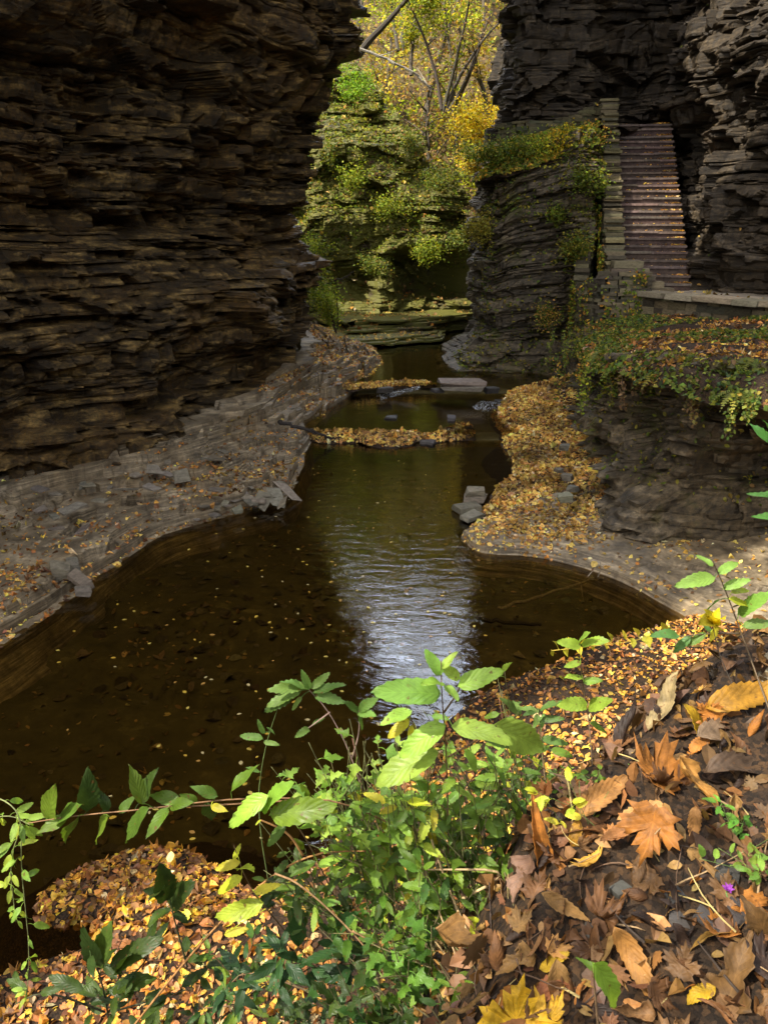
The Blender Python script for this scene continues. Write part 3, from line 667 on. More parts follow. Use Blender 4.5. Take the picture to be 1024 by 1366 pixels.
# retaining wall under the stair, and the wall that carries the path
ret = thing('retaining_wall', 'ivy-grown rubble stone retaining wall beneath the parapet, above the leafy bank', 'wall', (4.8, 18.6, .5))
mb = MB()
masonry(mb, [(5.15, 20.6), (4.82, 19.6), (4.74, 18.7), (4.95, 18.25), (5.35, 18.1), (5.9, 18.0)], lambda t: .45, lambda t: 2.5+.55*sst(1.2, 2.9, t)+1.6*sst(1.6, .2, t), depth=.34, ch=(.06, .12), sl=(.14, .4), seed=41)
mb.build('masonry', M['stone'], ret, base=(4.8, 18.6, .5))
pw = thing('path_wall', 'low dry stone wall with flat pale coping slabs carrying the path at right', 'wall', (7, 16.2, 1.9))
mb = MB(); LINE = [(5.85, 18.0), (6.15, 17.4), (6.8, 16.4), (7.5, 15.3), (8.5, 13.7), (10, 11.5)]
masonry(mb, LINE, lambda t: 1.75, lambda t: 2.5, depth=.3, seed=51)
mb.build('masonry', M['stone'], pw, base=(7, 16.2, 1.9))
P, s = resample(np.array(LINE, float), ds=.02); t = 0
while t < s[-1]-.5:
    l = rs.uniform(.45, .95); i = min(int((t+l/2)/.02), len(P)-4); d = P[i+3]-P[max(i-3, 0)]; d /= np.linalg.norm(d)
    cm = MB(); cm.stone((*P[i], 2.565+.012*rs.normal()), (l-.02, .5+.1*rs.random(), .11), math.atan2(d[1], d[0])+.03*rs.normal(), jit=.05, bev=.16, rg=rs, col=jcol((.24, .2, .135), .25, rs))
    cm.build('coping_stone', M['stone'], pw, base=(7, 16.2, 1.9)); t += l
# parapet along the upper path on top of the buttress
up = thing('path_parapet', 'low stone parapet along the top of the buttress below the dark upper cliff', 'wall', (4.4, 22.3, 6.1))
mb = MB(); masonry(mb, [(3.2, 23.0), (3.6, 22.4), (4.6, 22.4), (5.4, 22.8), (6.0, 23.5)], lambda t: 5.9, lambda t: 6.55+.35*sst(1.4, 2.9, t), depth=.3, ch=(.05, .1), sl=(.14, .4), seed=61, cols=[(.07, .06, .03), (.1, .085, .04), (.05, .05, .025)])
mb.build('masonry', M['stone'], up, base=(4.4, 22.3, 6.1))

# ------------------------------------------------------------------ boulders and slabs, each a thing
def boulder(name, label, p, size, seed, rotz=0, mat='bank', tilt=(0, 0), layers=1, group=None, cat='rock', cols=None):
    rg = np.random.default_rng(seed)
    mb = MB(); z = 0; base_c = {'rock_dark': (.05, .045, .04), 'rock_right': (.13, .115, .085)}.get(mat, (.15, .128, .095))
    for k in range(layers):
        h = size[2]/layers
        f = 1-.14*k*rg.random()
        mb.stone((p[0]+.1*size[0]*(rg.random()-.5)*(layers > 1), p[1], p[2]+z+h/2), (size[0]*f, size[1]*f, h*.98), rotz+.25*(rg.random()-.5)*(layers > 1), jit=.26, bev=.16, rg=rg, tilt=tilt, col=jcol(base_c, .3, rg))
        z += h
    o = mb.build(name, M['stone'], base=p); o.location = p
    return tag(o, label, cat, group)
boulder('flat_boulder', 'grey flat-topped slab lying at the end of the small leafy bar upstream', WZ(615, 519, .38), (.95, .6, .22), 1, layers=2)
for k, (px, py, sx, sy, sz, lab) in enumerate([
        (634, 668, .3, .24, .2, 'largest grey block at the water edge of the leafy right bank'),
        (622, 681, .42, .26, .08, 'flat slab jutting into the pool under the largest grey block'),
        (629, 691, .34, .24, .06, 'leaf-strewn thin slab lowest in the pile by the leafy right bank')]):
    boulder('rock', lab, WZ(px, py, .02 if k else .04), (sx, sy, sz), 20+k, rotz=.4*k, layers=1+(k == 0))
for k, (px, py, sx, sy, sz, rz) in enumerate([(84, 770, .24, .17, .16, .3), (106, 778, .14, .3, .08, .9), (98, 760, .2, .14, .12, 2), (112, 793, .16, .11, .07, .2), (70, 764, .16, .15, .1, 1.2)]):
    boulder('rock', 'broken angular grey rock in the little heap on the left shale bank', WZ(px, py, .12), (sx, sy, sz), 30+k, rotz=rz, tilt=(.2*(k % 3-1), .2), group='rocks in the heap on the left bank')
for k in range(34):
    u = rs.random(); px = 235+150*u+rs.normal()*14; py = 672+rs.normal()*11-10*u
    s_ = rs.uniform(.07, .22)
    if k < 5: px, py, s_ = [(384, 655, .36), (368, 664, .3), (350, 668, .26), (272, 676, .26), (318, 650, .24)][k]
    boulder('shale_slab', ['tilted grey shale slab standing at the tip of the left bank', 'grey shale slab leaning at the water edge near the tip of the left bank', 'pale shale slab half covered by leaves beside the tip of the left bank', 'pale flat shale slab at the water edge midway along the left bank', 'dark flat shale slab up among the leaves of the left bank'][k] if k < 5 else 'small loose flake of grey shale among fallen leaves on the left bank',
            WZ(px, py, .13), (s_, s_*rs.uniform(.5, .8), rs.uniform(.02, .045)), 60+k, rotz=rs.random()*3, tilt=(rs.normal()*.25, rs.normal()*.25) if k > 2 else (.5, .3), group=None if k < 5 else 'loose shale flakes on the left bank')
for k in range(26):
    px, py = rs.uniform(20, 330), 0
    py = 690-.28*px+rs.normal()*28
    s_ = rs.uniform(.1, .32)
    p = WZ(px, py, .38)
    boulder('shale_slab', 'loose flat stone lying on the terraced shale of the left bank', p, (s_, s_*.7, .03), 120+k, rotz=rs.random()*3, tilt=(rs.normal()*.15, rs.normal()*.15), group='loose stones on the terraced shale')
for k, (px, py, s_) in enumerate([(752, 668, .2), (756, 640, .16), (745, 630, .13), (752, 600, .17), (764, 655, .16)]):
    boulder('rock', 'small mossy rock poking out of the leaves along the foot of the right wall', WZ(px, py, .44), (s_*.9, s_*.8, s_*.5), 170+k, rotz=k, mat='rock_right', group='rocks along the foot of the right wall')

for k, (px, py, z_) in enumerate([(458, 586, .0), (572, 592, -.03), (617, 574, .03), (602, 561, .12), (522, 560, .11), (512, 524, .29), (583, 523, .3), (655, 524, .27), (668, 538, .15)]):
    boulder('rock', 'dark wet stone lodged against one of the leaf bars across the creek', WZ(px, py, z_), (rs.uniform(.16, .42), rs.uniform(.14, .3), rs.uniform(.07, .13)), 400+k, rotz=rs.random()*3, mat='rock_dark', group='wet stones along the leaf bars')

# ------------------------------------------------------------------ leaves: templates and scattering
def tmpl(w=.3, fold=.08, droop=.12):
    V = np.array([(0, 0, 0), (-.8*w, .22, .7*fold), (-w, .5, fold), (-.62*w, .78, .5*fold-.4*droop), (0, 1, -droop), (.62*w, .78, .5*fold-.4*droop), (w, .5, fold), (.8*w, .22, .7*fold), (0, .5, 0)], float); V[:, 1] -= .5
    return V, np.array([(8, (i+1) % 8, i) for i in range(8)])
T_OV = tmpl(.3); T_NARROW = tmpl(.19, .05, .2); T_ROUND = tmpl(.4, .12, .1); T_CURL = tmpl(.36, .34, .3)
T_CARD = (np.array([(0, -.5, 0), (-.32, -.05, .06), (.32, -.05, .06), (0, .5, -.1)], float), np.array([(0, 2, 1), (1, 2, 3)]))
def maple_t(curl=.3):
    h = [(.05, .80), (.13, .78), (.10, .66), (.22, .72), (.19, .56), (.17, .47), (.33, .60), (.36, .52), (.50, .55), (.42, .42), (.50, .34), (.33, .27), (.30, .20), (.42, .10), (.26, .08), (.14, .0), (.04, .05)]
    o = [(0, 1.0)]+h+[(0, -.0)]+[(-x, y) for x, y in h[::-1]]
    n = len(o)
    inner = [(x*.5, .34+(y-.34)*.5) for x, y in o]
    Z = lambda x, y: curl*(1.6*x*x+.7*(y-.35)**2)-.12*abs(x)
    V = [(0, .34, 0)]+[(x, y, Z(x, y)) for x, y in inner]+[(x, y, Z(x, y)) for x, y in o]
    V = np.array(V, float); V[:, 1] -= .5
    F = [(0, 1+(i+1) % n, 1+i) for i in range(n)]
    for i in range(n):
        j = (i+1) % n; F += [(1+i, 1+j, 1+n+j), (1+i, 1+n+j, 1+n+i)]
    return V, np.array(F)
T_MAPLE = maple_t(.5)
def frames(nrm, tilt, rg, yaw=None):
    n = len(nrm)
    z = nrm+tilt*rg.normal(size=(n, 3)); z /= np.linalg.norm(z, axis=1)[:, None]+1e-9
    r = rg.normal(size=(n, 3)) if yaw is None else yaw
    y = r-(r*z).sum(1)[:, None]*z; y /= np.linalg.norm(y, axis=1)[:, None]+1e-9
    return np.cross(y, z), y, z
def scatter_arr(pos, nrm, size, cols, T, tilt, rg, lift, yaw=None):
    V0, F0 = T; n = len(pos)
    x, y, z = frames(nrm, tilt, rg, yaw); bend = 1+.9*rg.normal(size=n); wid = rg.uniform(.75, 1.2, n)
    V = pos[:, None]+size[:, None, None]*(V0[None, :, 0:1]*wid[:, None, None]*x[:, None]+V0[None, :, 1:2]*y[:, None]+V0[None, :, 2:3]*(bend[:, None, None]*z[:, None]))+lift*nrm[:, None]
    F = (F0[None]+(np.arange(n)*len(V0))[:, None, None]).reshape(-1, 3)
    return V.reshape(-1, 3), F, np.repeat(cols, len(V0), axis=0)
def scatter_mix(name, pos, nrm, size, cols, Ts, tilt, rg, mat, lift):
    w = rg.random(len(pos)); VV, FF, CC, m, a = [], [], [], 0, 0.
    for T, f in Ts:
        k = (w >= a) & (w < a+f); a += f
        V, F, C = scatter_arr(pos[k], nrm[k], size[k], cols[k], T, tilt, rg, lift); VV.append(V); FF.append(F+m); CC.append(C); m += len(V)
    return link(name, arr_mesh(name, np.concatenate(VV), np.concatenate(FF), col=np.concatenate(CC)), mat)
def scatter_mesh(name, pos, nrm, size, cols, T, tilt, rg, mat, lift=.006, yaw=None, parent=None, base=None):
    V0, F0 = T; n = len(pos)
    x, y, z = frames(nrm, tilt, rg, yaw)
    bend = 1+.9*rg.normal(size=n)
    V = pos[:, None]+size[:, None, None]*(V0[None, :, 0:1]*x[:, None]+V0[None, :, 1:2]*y[:, None]+V0[None, :, 2:3]*(bend[:, None, None]*z[:, None]))+lift*nrm[:, None]
    if base is not None: V = V-np.asarray(base)
    F = (F0[None]+(np.arange(n)*len(V0))[:, None, None]).reshape(-1, 3)
    C = np.repeat(cols, len(V0), axis=0)
    o = link(name, arr_mesh(name, V.reshape(-1, 3), F, col=C), mat, parent)
    return o
def pick(pal, n, rg, v=.25):
    P = np.array([p[:3] for p in pal]); w = np.array([p[3] for p in pal], float); w /= w.sum()
    c = P[rg.choice(len(P), n, p=w)]
    return np.clip(c*(1+v*rg.normal(size=(n, 1)))*(1+.06*rg.normal(size=(n, 3))), .004, .9)
def sample(G, n, rg, mask=None):
    """random points and normals on a grid surface, kept with probability mask(P, N)"""
    a = G[1:, :-1]-G[:-1, :-1]; b = G[:-1, 1:]-G[:-1, :-1]
    cr = np.cross(a, b); ar = np.linalg.norm(cr, axis=2); nn = cr/(ar[..., None]+1e-12)
    w = ar.ravel(); cand = n*(6 if mask is not None else 1)
    idx = np.searchsorted(np.cumsum(w), rg.random(cand)*w.sum()).clip(0, w.size-1)
    i, j = np.unravel_index(idx, ar.shape)
    P = G[i, j]+a[i, j]*rg.random((cand, 1))+b[i, j]*rg.random((cand, 1)); Nn = nn[i, j]
    if mask is not None:
        k = np.nonzero(rg.random(cand) < mask(P, Nn))[0][:n]; P, Nn = P[k], Nn[k]
    return P, Nn
def up_(Nn):
    return Nn*np.where(Nn[:, 2:3] < 0, -1, 1)
YEL = [(.62, .36, .05, 3), (.55, .27, .04, 3), (.42, .2, .05, 3), (.28, .13, .045, 3), (.16, .08, .035, 2), (.55, .40, .18, 2), (.66, .48, .06, 1)]
TANS = [(.62, .40, .10, 4), (.52, .28, .07, 3), (.68, .47, .11, 4), (.36, .19, .06, 2), (.2, .1, .04, 2), (.64, .52, .3, 1), (.6, .26, .05, 1)]
ORNG = [(.44, .2, .05, 4), (.34, .14, .04, 4), (.54, .24, .04, 3), (.2, .09, .04, 4), (.6, .38, .06, 2), (.12, .06, .03, 3), (.48, .36, .2, 1)]
BROWN = [(.2, .11, .05, 4), (.13, .07, .035, 4), (.3, .17, .06, 2), (.36, .2, .05, 1)]
GRN = [(.10, .15, .02, 4), (.16, .19, .025, 4), (.06, .10, .015, 3), (.24, .24, .03, 2), (.3, .22, .03, 1)]
LIME = [(.22, .30, .03, 4), (.32, .36, .035, 3), (.14, .2, .02, 3), (.4, .36, .03, 1)]
YG_ = [(.3, .26, .03, 3), (.22, .2, .03, 3)]
GOLD = [(.52, .42, .025, 4), (.6, .44, .02, 3), (.4, .38, .03, 3), (.45, .26, .02, 1)]
def litter(name, G, n, pal, size, seed, label, mask=None, tilt=.35, T=None, lift=.008, mat='leaf'):
    rg = np.random.default_rng(seed)
    P, Nn = sample(G, n, rg, mask); Nn = up_(Nn); m = len(P)
    sz = size[0]+(size[1]-size[0])*rg.random(m)**1.5*1.25
    cc = np.clip(pick(pal, m, rg)*np.clip(1.05+1.5*nz(P, 1.4, seed), .3, 1.45)[:, None], .004, .9)
    if T is None: o = scatter_mix(name, P, Nn, sz*rg.choice([.7, 1, 1.35], m, p=[.35, .45, .2]), cc, [(T_OV, .36), (T_CURL, .24), (T_NARROW, .16), (T_ROUND, .12), (T_MAPLE, .12001)], tilt, rg, M[mat], lift)
    else: o = scatter_mesh(name, P, Nn, sz, pick(pal, m, rg), T, tilt, rg, M[mat], lift)
    return tag(o, label, 'leaves' if 'leaf' in name or 'leaves' in name else 'plants', kind='stuff')
def nz(P, f, seed, o=3): return fbm(P[:, 0]*f+P[:, 2]*.6*f, P[:, 1]*f, o, seed)
litter('fallen_leaves', RB, 15000, TANS, (.05, .095), 401, 'carpet of tan and yellow fallen leaves covering the right bank', lambda P, n: (P[:, 2] > .03)*(P[:, 0] < 5.2)*np.where(P[:, 2] > .5, .35, 1.0))
litter('fallen_leaves', BAR, 2600, TANS, (.05, .09), 402, 'tan leaves caught on the bar across the creek', lambda P, n: P[:, 2] > .02)
litter('fallen_leaves', BAR2, 1300, TANS, (.05, .09), 403, 'tan leaves caught on the small upper bar', lambda P, n: P[:, 2] > .3)
def m_left(P, n):
    x, y, z = P.T
    d = np.exp(-(((x+2.5)/1.1)**2+((y-11.7)/1.3)**2))*1.25
    d = np.maximum(d, np.exp(-(((x+1.9)/.4)**2+((y-13)/1.3)**2)))
    edge = np.exp(-np.maximum(z-.12, 0)/.09)*sst(10.6, 9.6, y)*1.2+1.5*(z < .3)*sst(8.6, 7.6, y)
    mid = .4*sst(.0, .3, nz(P, .9, 407))*(z < .5)
    far = sst(15.8, 17.0, y)*1.0*(z < .75)
    return np.clip(np.maximum.reduce([d, edge*.9, mid, far])*(z > -.02)*(n[:, 2]**2 > .25)*(y < 28), 0, 1)
litter('fallen_leaves', LB, 19000, ORNG+TANS, (.04, .075), 404, 'scattered orange and tan leaves on the left shale bank', m_left)
def m_shelf(P, n):
    return np.clip((P[:, 2] > .0)*(.06+1.0*np.exp(-((P[:, 0]-2.0)/.85)**4-((P[:, 1]-9.95)/.75)**4)+.10*sst(.1, .3, nz(P, 1.3, 409)))*(P[:, 1] > 7.2)*(P[:, 2] < .7), 0, 1)
litter('fallen_leaves', RS, 3600, TANS, (.04, .08), 405, 'leaves lying on the smooth rock shelf by the right wall', m_shelf)
def m_shore(P, n):
    x, y, z = P.T; m = sdist(x, y, CREST)
    return np.clip((z > -.02)*(m < .25)*(y < 8.2)*(x < 6)*(x > -4)*sst(.0, .12, z+.05)*np.clip(.75+.9*nz(P, 1.2, 411), .25, 1), 0, 1)
def subgrid(x0, x1, y0, y1, st):
    X, Y = np.meshgrid(np.arange(x0, x1, st), np.arange(y0, y1, st), indexing='ij'); return np.stack([X, Y, near_h(X, Y)], -1)
NS = subgrid(-3.4, 5, 2.2, 8, .05); NM = subgrid(-1.0, 3.2, -.1, 3.2, .03); SPIT = subgrid(-2.3, -.9, 3.4, 4.3, .03)
litter('fallen_leaves', NS, 30000, ORNG+YEL, (.03, .068), 406, 'orange and yellow leaf litter along the near shore', m_shore, tilt=.4)
litter('fallen_leaves', SPIT, 900, [(.56, .36, .03, 2), (.5, .24, .03, 2), (.24, .11, .035, 3), (.12, .06, .02, 2)], (.03, .065), 407, 'bright yellow leaves piled on the near spit', lambda P, n: (P[:, 2] > -.02)*1.0, tilt=.45)
def m_mound(P, n):
    x, y, z = P.T; m = sdist(x, y, CREST)
    return (m > -.7)*1.0
litter('fallen_leaves', NM, 15000, BROWN+[(.34, .16, .05, 3)], (.022, .055), 408, 'dark brown broken leaf litter on the foreground bank', m_mound, tilt=.8)
litter('fallen_leaves', NM, 320, ORNG+BROWN, (.04, .075), 409, 'brown and orange lobed leaves on the foreground bank', m_mound, tilt=.5, T=T_MAPLE, lift=.02)
litter('fallen_leaves', SH1, 1500, TANS, (.06, .11), 410, 'leaves on the rock ledges below the cave', lambda P, n: (n[:, 2]**2 > .3)*.9*(nz(P, .8, 3) > -.1))
litter('fallen_leaves', SH2, 1800, TANS, (.06, .11), 411, 'leaves on the upper rock ledge below the cave', lambda P, n: (n[:, 2]**2 > .3)*.9*(nz(P, .8, 4) > -.1))
litter('fallen_leaves', LEDGE, 14000, YEL+ORNG, (.045, .085), 412, 'yellow and brown leaves on the planted ledge above the right wall', lambda P, n: .4+nz(P, 1., 5), tilt=.5)
litter('fallen_leaves', PATH, 700, TANS, (.05, .1), 413, 'leaves along the edges of the stone path', lambda P, n: np.exp(-sdist(P[:, 0], P[:, 1], np.array([(5.85, 18.0), (6.8, 16.4), (8.5, 13.7), (10, 11.5)]))**2/.3))
# leaves collected on the stair treads and wall tops
rg = np.random.default_rng(420)
n = 900; i = rg.integers(0, NST, n); side = np.where(rg.random(n) < .75, .71-np.abs(rg.normal(size=n))*.16, rg.uniform(-.68, .7, n))
side = np.clip(side, -.7, .72); u = rg.random(n)*.9
P = np.c_[SB+SDIR*((i+u)*RUN)[:, None]+SRT*side[:, None], 2.58+RISE*(i+1)+.012]
tag(scatter_mesh('fallen_leaves', P, np.tile([0, 0, 1.], (n, 1)), rg.uniform(.05, .1, n), pick(YEL, n, rg), T_OV, .3, rg, M['leaf']), 'yellow leaves gathered along the stair treads', 'leaves', kind='stuff')
# ground cover
litter('ground_cover', LEDGE, 24000, GRN+[(.05, .09, .03, 3)], (.05, .10), 431, 'low green plants and ivy on the planted ledge', lambda P, n: np.clip(.35+1.6*nz(P, .9, 6)+.5*(np.abs(n[:, 2]) < .6), 0, 1), tilt=.7, lift=.03, mat='far', T=T_CARD)
def m_lo(P, n):
    x, y, z = P.T; zt = 1.8*(1+.27*sst(13, 9.5, y)); q = z/zt
    return np.clip(1.3*sst(.66, .92, q+.35*nz(P, 1.3, 7))+.8*sst(.12, .4, nz(P, 1.2, 8))*sst(11.5, 15, y)+.10, 0, 1)*(q > .3)
litter('ivy', LO, 26000, GRN+YG_+[(.2, .13, .05, 3), (.1, .07, .03, 3)], (.03, .075), 432, 'ivy and moss trailing over the lip of the right wall', m_lo, tilt=.6, lift=.04, mat='far', T=T_OV)
def m_hill(P, n):
    x, y, z = P.T
    b = .42+.6*sst(-.1, .25, nz(P, .45, 9))+.4*np.abs(n[:, 2])+.2*sst(.0, .3, nz(P, 1.6, 10))
    return np.clip(b*sst(2.0, 2.9, z)*(x < 5.5)*(x > -4), 0, 1)
litter('hill_plants', HI, 110000, GRN+LIME+YG_, (.06, .14), 433, 'yellow-green plants growing over the rocky hill upstream', m_hill, tilt=.7, lift=.08, mat='far', T=T_CARD)
litter('fallen_leaves', HI, 12000, TANS+BROWN, (.08, .16), 434, 'brown leaves lodged on the rocky hill upstream', lambda P, n: np.clip((np.abs(n[:, 2]) > .35)*.9*(P[:, 2] > 1)+.12, 0, 1)*(P[:, 0] < 7)*(P[:, 0] > -5), tilt=.5, lift=.05)
def m_butt(P, n):
    x, y, z = P.T
    band = .2+np.exp(-((z-4.35)/.2)**2)+.8*np.exp(-((z-2.0)/.13)**2)*(x > 3.2)+sst(4.9, 5.8, z)*1.3+.9*sst(4.1, 4.9, x)*(.4+nz(P, 1.2, 11))
    return np.clip(band*(.7+1.2*nz(P, 1.4, 12)), 0, 1)*(y < 22.5)*(x > 2)*(x < 5.6)
litter('ivy', BU, 22000, GRN+YG_+[(.2, .13, .04, 2)], (.05, .1), 435, 'ivy and dry plants growing in bands on the buttress rock', m_butt, tilt=.6, lift=.04, mat='far', T=T_OV)
litter('ground_cover', TOP, 11000, LIME+GRN+YG_+YEL[:2], (.05, .11), 436, 'green and yellow plants covering the top of the buttress', lambda P, n: (P[:, 0] < 5.5)*(P[:, 1] < 23.0)*np.clip(.8+nz(P, 1., 13), 0, 1), tilt=.7, lift=.08, mat='far', T=T_OV)
rg = np.random.default_rng(440)
# ivy on the masonry: random points on the faces of the retaining wall and the parapet's left side
def on_wall(line, zf, n, out, seed):
    rg = np.random.default_rng(seed); P, s = resample(np.asarray(line, float), ds=.02)
    i = rg.integers(0, len(P)-1, n); d = P[np.minimum(i+1, len(P)-1)]-P[np.maximum(i-1, 0)]; d /= np.linalg.norm(d, axis=1)[:, None]
    nn = np.c_[-d[:, 1], d[:, 0], 0*d[:, 0]]*out
    lo, hi = zf(s[i]); z = lo+(hi-lo)*rg.random(n)
    p = np.c_[P[i], z]+nn*(.19+.05*rg.random((n, 1)))
    k = rg.random(n) < np.clip(.35+1.7*fbm(p[:, 0]*1.3+p[:, 1]*1.1, p[:, 2]*1.0, 3, seed), 0, 1)
    return p[k], nn[k]
p1, n1 = on_wall([(5.15, 20.6), (4.82, 19.6), (4.74, 18.7), (4.95, 18.25), (5.35, 18.1), (5.9, 18.0)], lambda t: (.8, 2.6+.5*sst(1.2, 2.9, t)+1.4*sst(1.6, .2, t)), 2600, -1, 441)
p2, n2 = on_wall([PA, PB], lambda t: (2.6+2.4*t/LW, 3.3+3.9*t/LW), 1800, 1, 442)
p1 = np.r_[p1, p2+n2*.06]; n1 = np.r_[n1, n2]
tag(scatter_mesh('ivy', p1, n1, rg.uniform(.045, .1, len(p1)), pick(GRN+LIME+YEL[:2], len(p1), rg), T_OV, .6, rg, M['far'], .03), 'ivy leaves creeping over the stone walls by the stairs', 'plants', kind='stuff')
def m_up(P, n):
    return np.clip(np.exp(-(((P[:, 0]-7.8)/.6)**2+((P[:, 1]-20)/2.4)**2))*.15+.8*(np.abs(n[:, 2]) > .7)*(nz(P, .7, 14) > .1), 0, 1)*(P[:, 2] < 10)
litter('ivy', UP, 2600, GRN+TANS[:2], (.05, .11), 437, 'sparse dry plants on the ledges of the right hand cliff', m_up, tilt=.6, lift=.05, mat='far', T=T_OV)

# ------------------------------------------------------------------ trees and bushes of the far slope
def limb(p0, d, L, r0, rg, n=6, bend=.25, r1=.25):
    """a bending tapered limb as points and radii"""
    pts = [np.array(p0, float)]; d = np.array(d, float); d /= np.linalg.norm(d); b = rg.normal(size=3)*bend
    for k in range(n):
        d = d+b/n+rg.normal(size=3)*.06; d /= np.linalg.norm(d); pts.append(pts[-1]+d*L/n)
    return np.array(pts), np.linspace(r0, r0*r1, n+1)
def tree(name, label, base, top, r, crown, ncrown, seed, size=(.12, .22), nb=7, start=.35, spread=.45, cr=.9, bend=.3, group=None, bark=(.09, .075, .055), cat='tree'):
    rg = np.random.default_rng(seed); base = np.array(base, float); top = np.array(top, float)
    t = thing(name, label, cat, base, group)
    mb = MB(); L = np.linalg.norm(top-base); d = (top-base)/L
    pts, rr = limb(base-d*.3, d, L+.3, r, rg, n=9, bend=bend, r1=.3)
    mb.tube(pts, rr, 8, jcol(bark, .2, rg)); tips = []
    for k in range(nb):
        f = start+(1-start)*(k+.5)/nb; i = f*9; j = int(min(i, 8)); p = pts[j]+(pts[j+1]-pts[j])*(i-j)
        a = rg.random()*6.283; dd = np.array([math.cos(a), math.sin(a), .55+.5*rg.random()])
        bp, br = limb(p, dd, L*spread*(1.15-.6*f)*(.7+.5*rg.random()), rr[j]*.55, rg, n=5, bend=.5, r1=.2)
        mb.tube(bp, br, 5, jcol(bark, .2, rg)); tips += [bp[2], bp[3], bp[4], bp[5]]
        for q in (2, 4):
            sp, sr = limb(bp[q], rg.normal(size=3)+np.array([0, 0, .5]), L*spread*.35*(.5+rg.random()), br[q]*.6, rg, n=3, bend=.4, r1=.3)
            mb.tube(sp, sr, 4, jcol(bark, .2, rg)); tips += [sp[1], sp[3]]
    tips.append(pts[-1])
    mb.build('trunk', M['bark'], t, base=base)
    if ncrown:
        tips = np.array(tips); k = rg.integers(0, len(tips), ncrown)
        keep = rg.random(len(tips)) < .85
        k = k[keep[k]]; n = len(k)
        sc = cr*(.35+.65*rg.random(len(tips)))
        P = tips[k]+rg.normal(size=(n, 3))*sc[k][:, None]*[.5, .5, .32]
        shade = np.clip(1+.28*rg.normal(size=len(tips)), .5, 1.5)[k][:, None]
        Nn = np.tile([0, 0, 1.], (n, 1))
        scatter_mesh('crown', P, Nn, rg.uniform(*size, n), pick(crown, n, rg, .18)*shade, T_CARD, .8, rg, M['far'], 0, parent=t, base=base)
    return t
def bush(name, label, base, h, w, pal, n, seed, size=(.05, .09), group=None, cat='bush', stems=7):
    rg = np.random.default_rng(seed); base = np.array(base, float); t = thing(name, label, cat, base, group); mb = MB(); tips = []
    for k in range(stems):
        a = rg.random()*6.283; dd = np.array([math.cos(a)*w/h, math.sin(a)*w/h, 1])
        p, r = limb(base-[0, 0, .05], dd, h*(.6+.5*rg.random()), .012*h, rg, n=6, bend=.7, r1=.3); mb.tube(p, r, 4, (.06, .045, .025)); tips += list(p[2:])
    mb.build('stem', M['bark'], t, base=base)
    tips = np.array(tips); k = rg.integers(0, len(tips), n)
    P = tips[k]+rg.normal(size=(n, 3))*w*.22
    sh = np.clip(1+.25*rg.normal(size=len(tips)), .5, 1.5)[k][:, None]
    scatter_mesh('foliage', P, np.tile([0, 0, 1.], (n, 1)), rg.uniform(*size, n), pick(pal, n, rg, .18)*sh, T_CARD, .75, rg, M['far'], 0, parent=t, base=base)
    return t
YG = [(.30, .36, .03, 4), (.44, .44, .03, 3), (.18, .25, .03, 3), (.52, .42, .03, 1)]
AUT = [(.5, .36, .05, 3), (.4, .25, .06, 2), (.34, .3, .06, 2), (.55, .45, .05, 3)]
BRWN = [(.3, .18, .07, 3), (.22, .13, .06, 3), (.36, .24, .08, 1)]
def far_at(px, Y): 
    x = W(px, 300, Y)[0]; return np.array([x, Y, float(far_h(np.array(x), np.array(Y)))])
# named individuals that stand out
tree('leaning_tree', 'dark leaning trunk slanting up to the right above the rocky hill', W(484, 66, 36), W(566, -40, 35), .15, YG, 500, 501, nb=5, start=.55, cr=.8, size=(.1, .18), bend=.05, bark=(.05, .04, .03))
tree('leaning_tree', 'thinner dark trunk slanting out from behind the left cliff top', W(446, 50, 34), W(500, -40, 34), .09, YG, 200, 502, nb=3, start=.6, cr=.6, size=(.1, .16), bend=.05, bark=(.05, .04, .03))
tree('yellow_tree', 'tree with bright lemon-yellow crown at the top of the gap', W(548, 92, 41), W(546, -10, 42), .10, YG, 4200, 503, nb=10, start=.3, spread=.55, cr=.85, size=(.1, .18))
tree('yellow_tree', 'lemon-yellow tree behind the dark leaning trunk', W(530, 60, 44), W(520, -70, 45), .10, YG, 3200, 504, nb=9, start=.3, spread=.5, cr=1.0, size=(.11, .2))
bd = [((597, 140), (640, 0)), ((602, 142), (655, 60)), ((592, 138), (604, -20)), ((606, 146), (672, 30)), ((588, 136), (575, -10))]
for k, (b, tp) in enumerate(bd):
    tree('bare_tree', ['slender bare trunk rising steeply from the crest of the hill', 'short arching bare stem low on the hill crest', 'straight upright bare trunk on the hill crest', 'long arching bare stem curving over towards the right cliff', 'thin bare trunk nearest the yellow crown'][k],
         W(*b, 36), W(*tp, 36.5), .085, BRWN, 60, 510+k, nb=4, start=.5, spread=.3, cr=.4, size=(.08, .14), bend=.55, bark=(.07, .058, .042))
bush('yellow_bush', 'glowing yellow-green bush in the notch beside the right cliff', W(652, 196, 35), 2.7, 1.6, GOLD, 5200, 521, size=(.08, .15))
bush('yellow_bush', 'golden bush hanging below the notch at the end of the hill', W(634, 228, 33), 1.0, .7, GOLD+TANS[:1], 1500, 522, size=(.07, .12))
bush('lime_bush', 'lime-green bush leaning out beside the foot of the left cliff', W(448, 442, 23), 2.0, .55, LIME, 3000, 523, size=(.05, .09))
bush('lime_bush', 'pale green bush higher on the corner of the left cliff', W(412, 345, 24.5), 1.0, .55, LIME, 1300, 524, size=(.05, .09))
bush('lime_bush', 'bright green bush growing from the top edge of the left cliff', W(468, 130, 31), 1.0, .8, [(.16, .32, .03, 3), (.26, .36, .03, 2)], 1700, 525, size=(.06, .11))
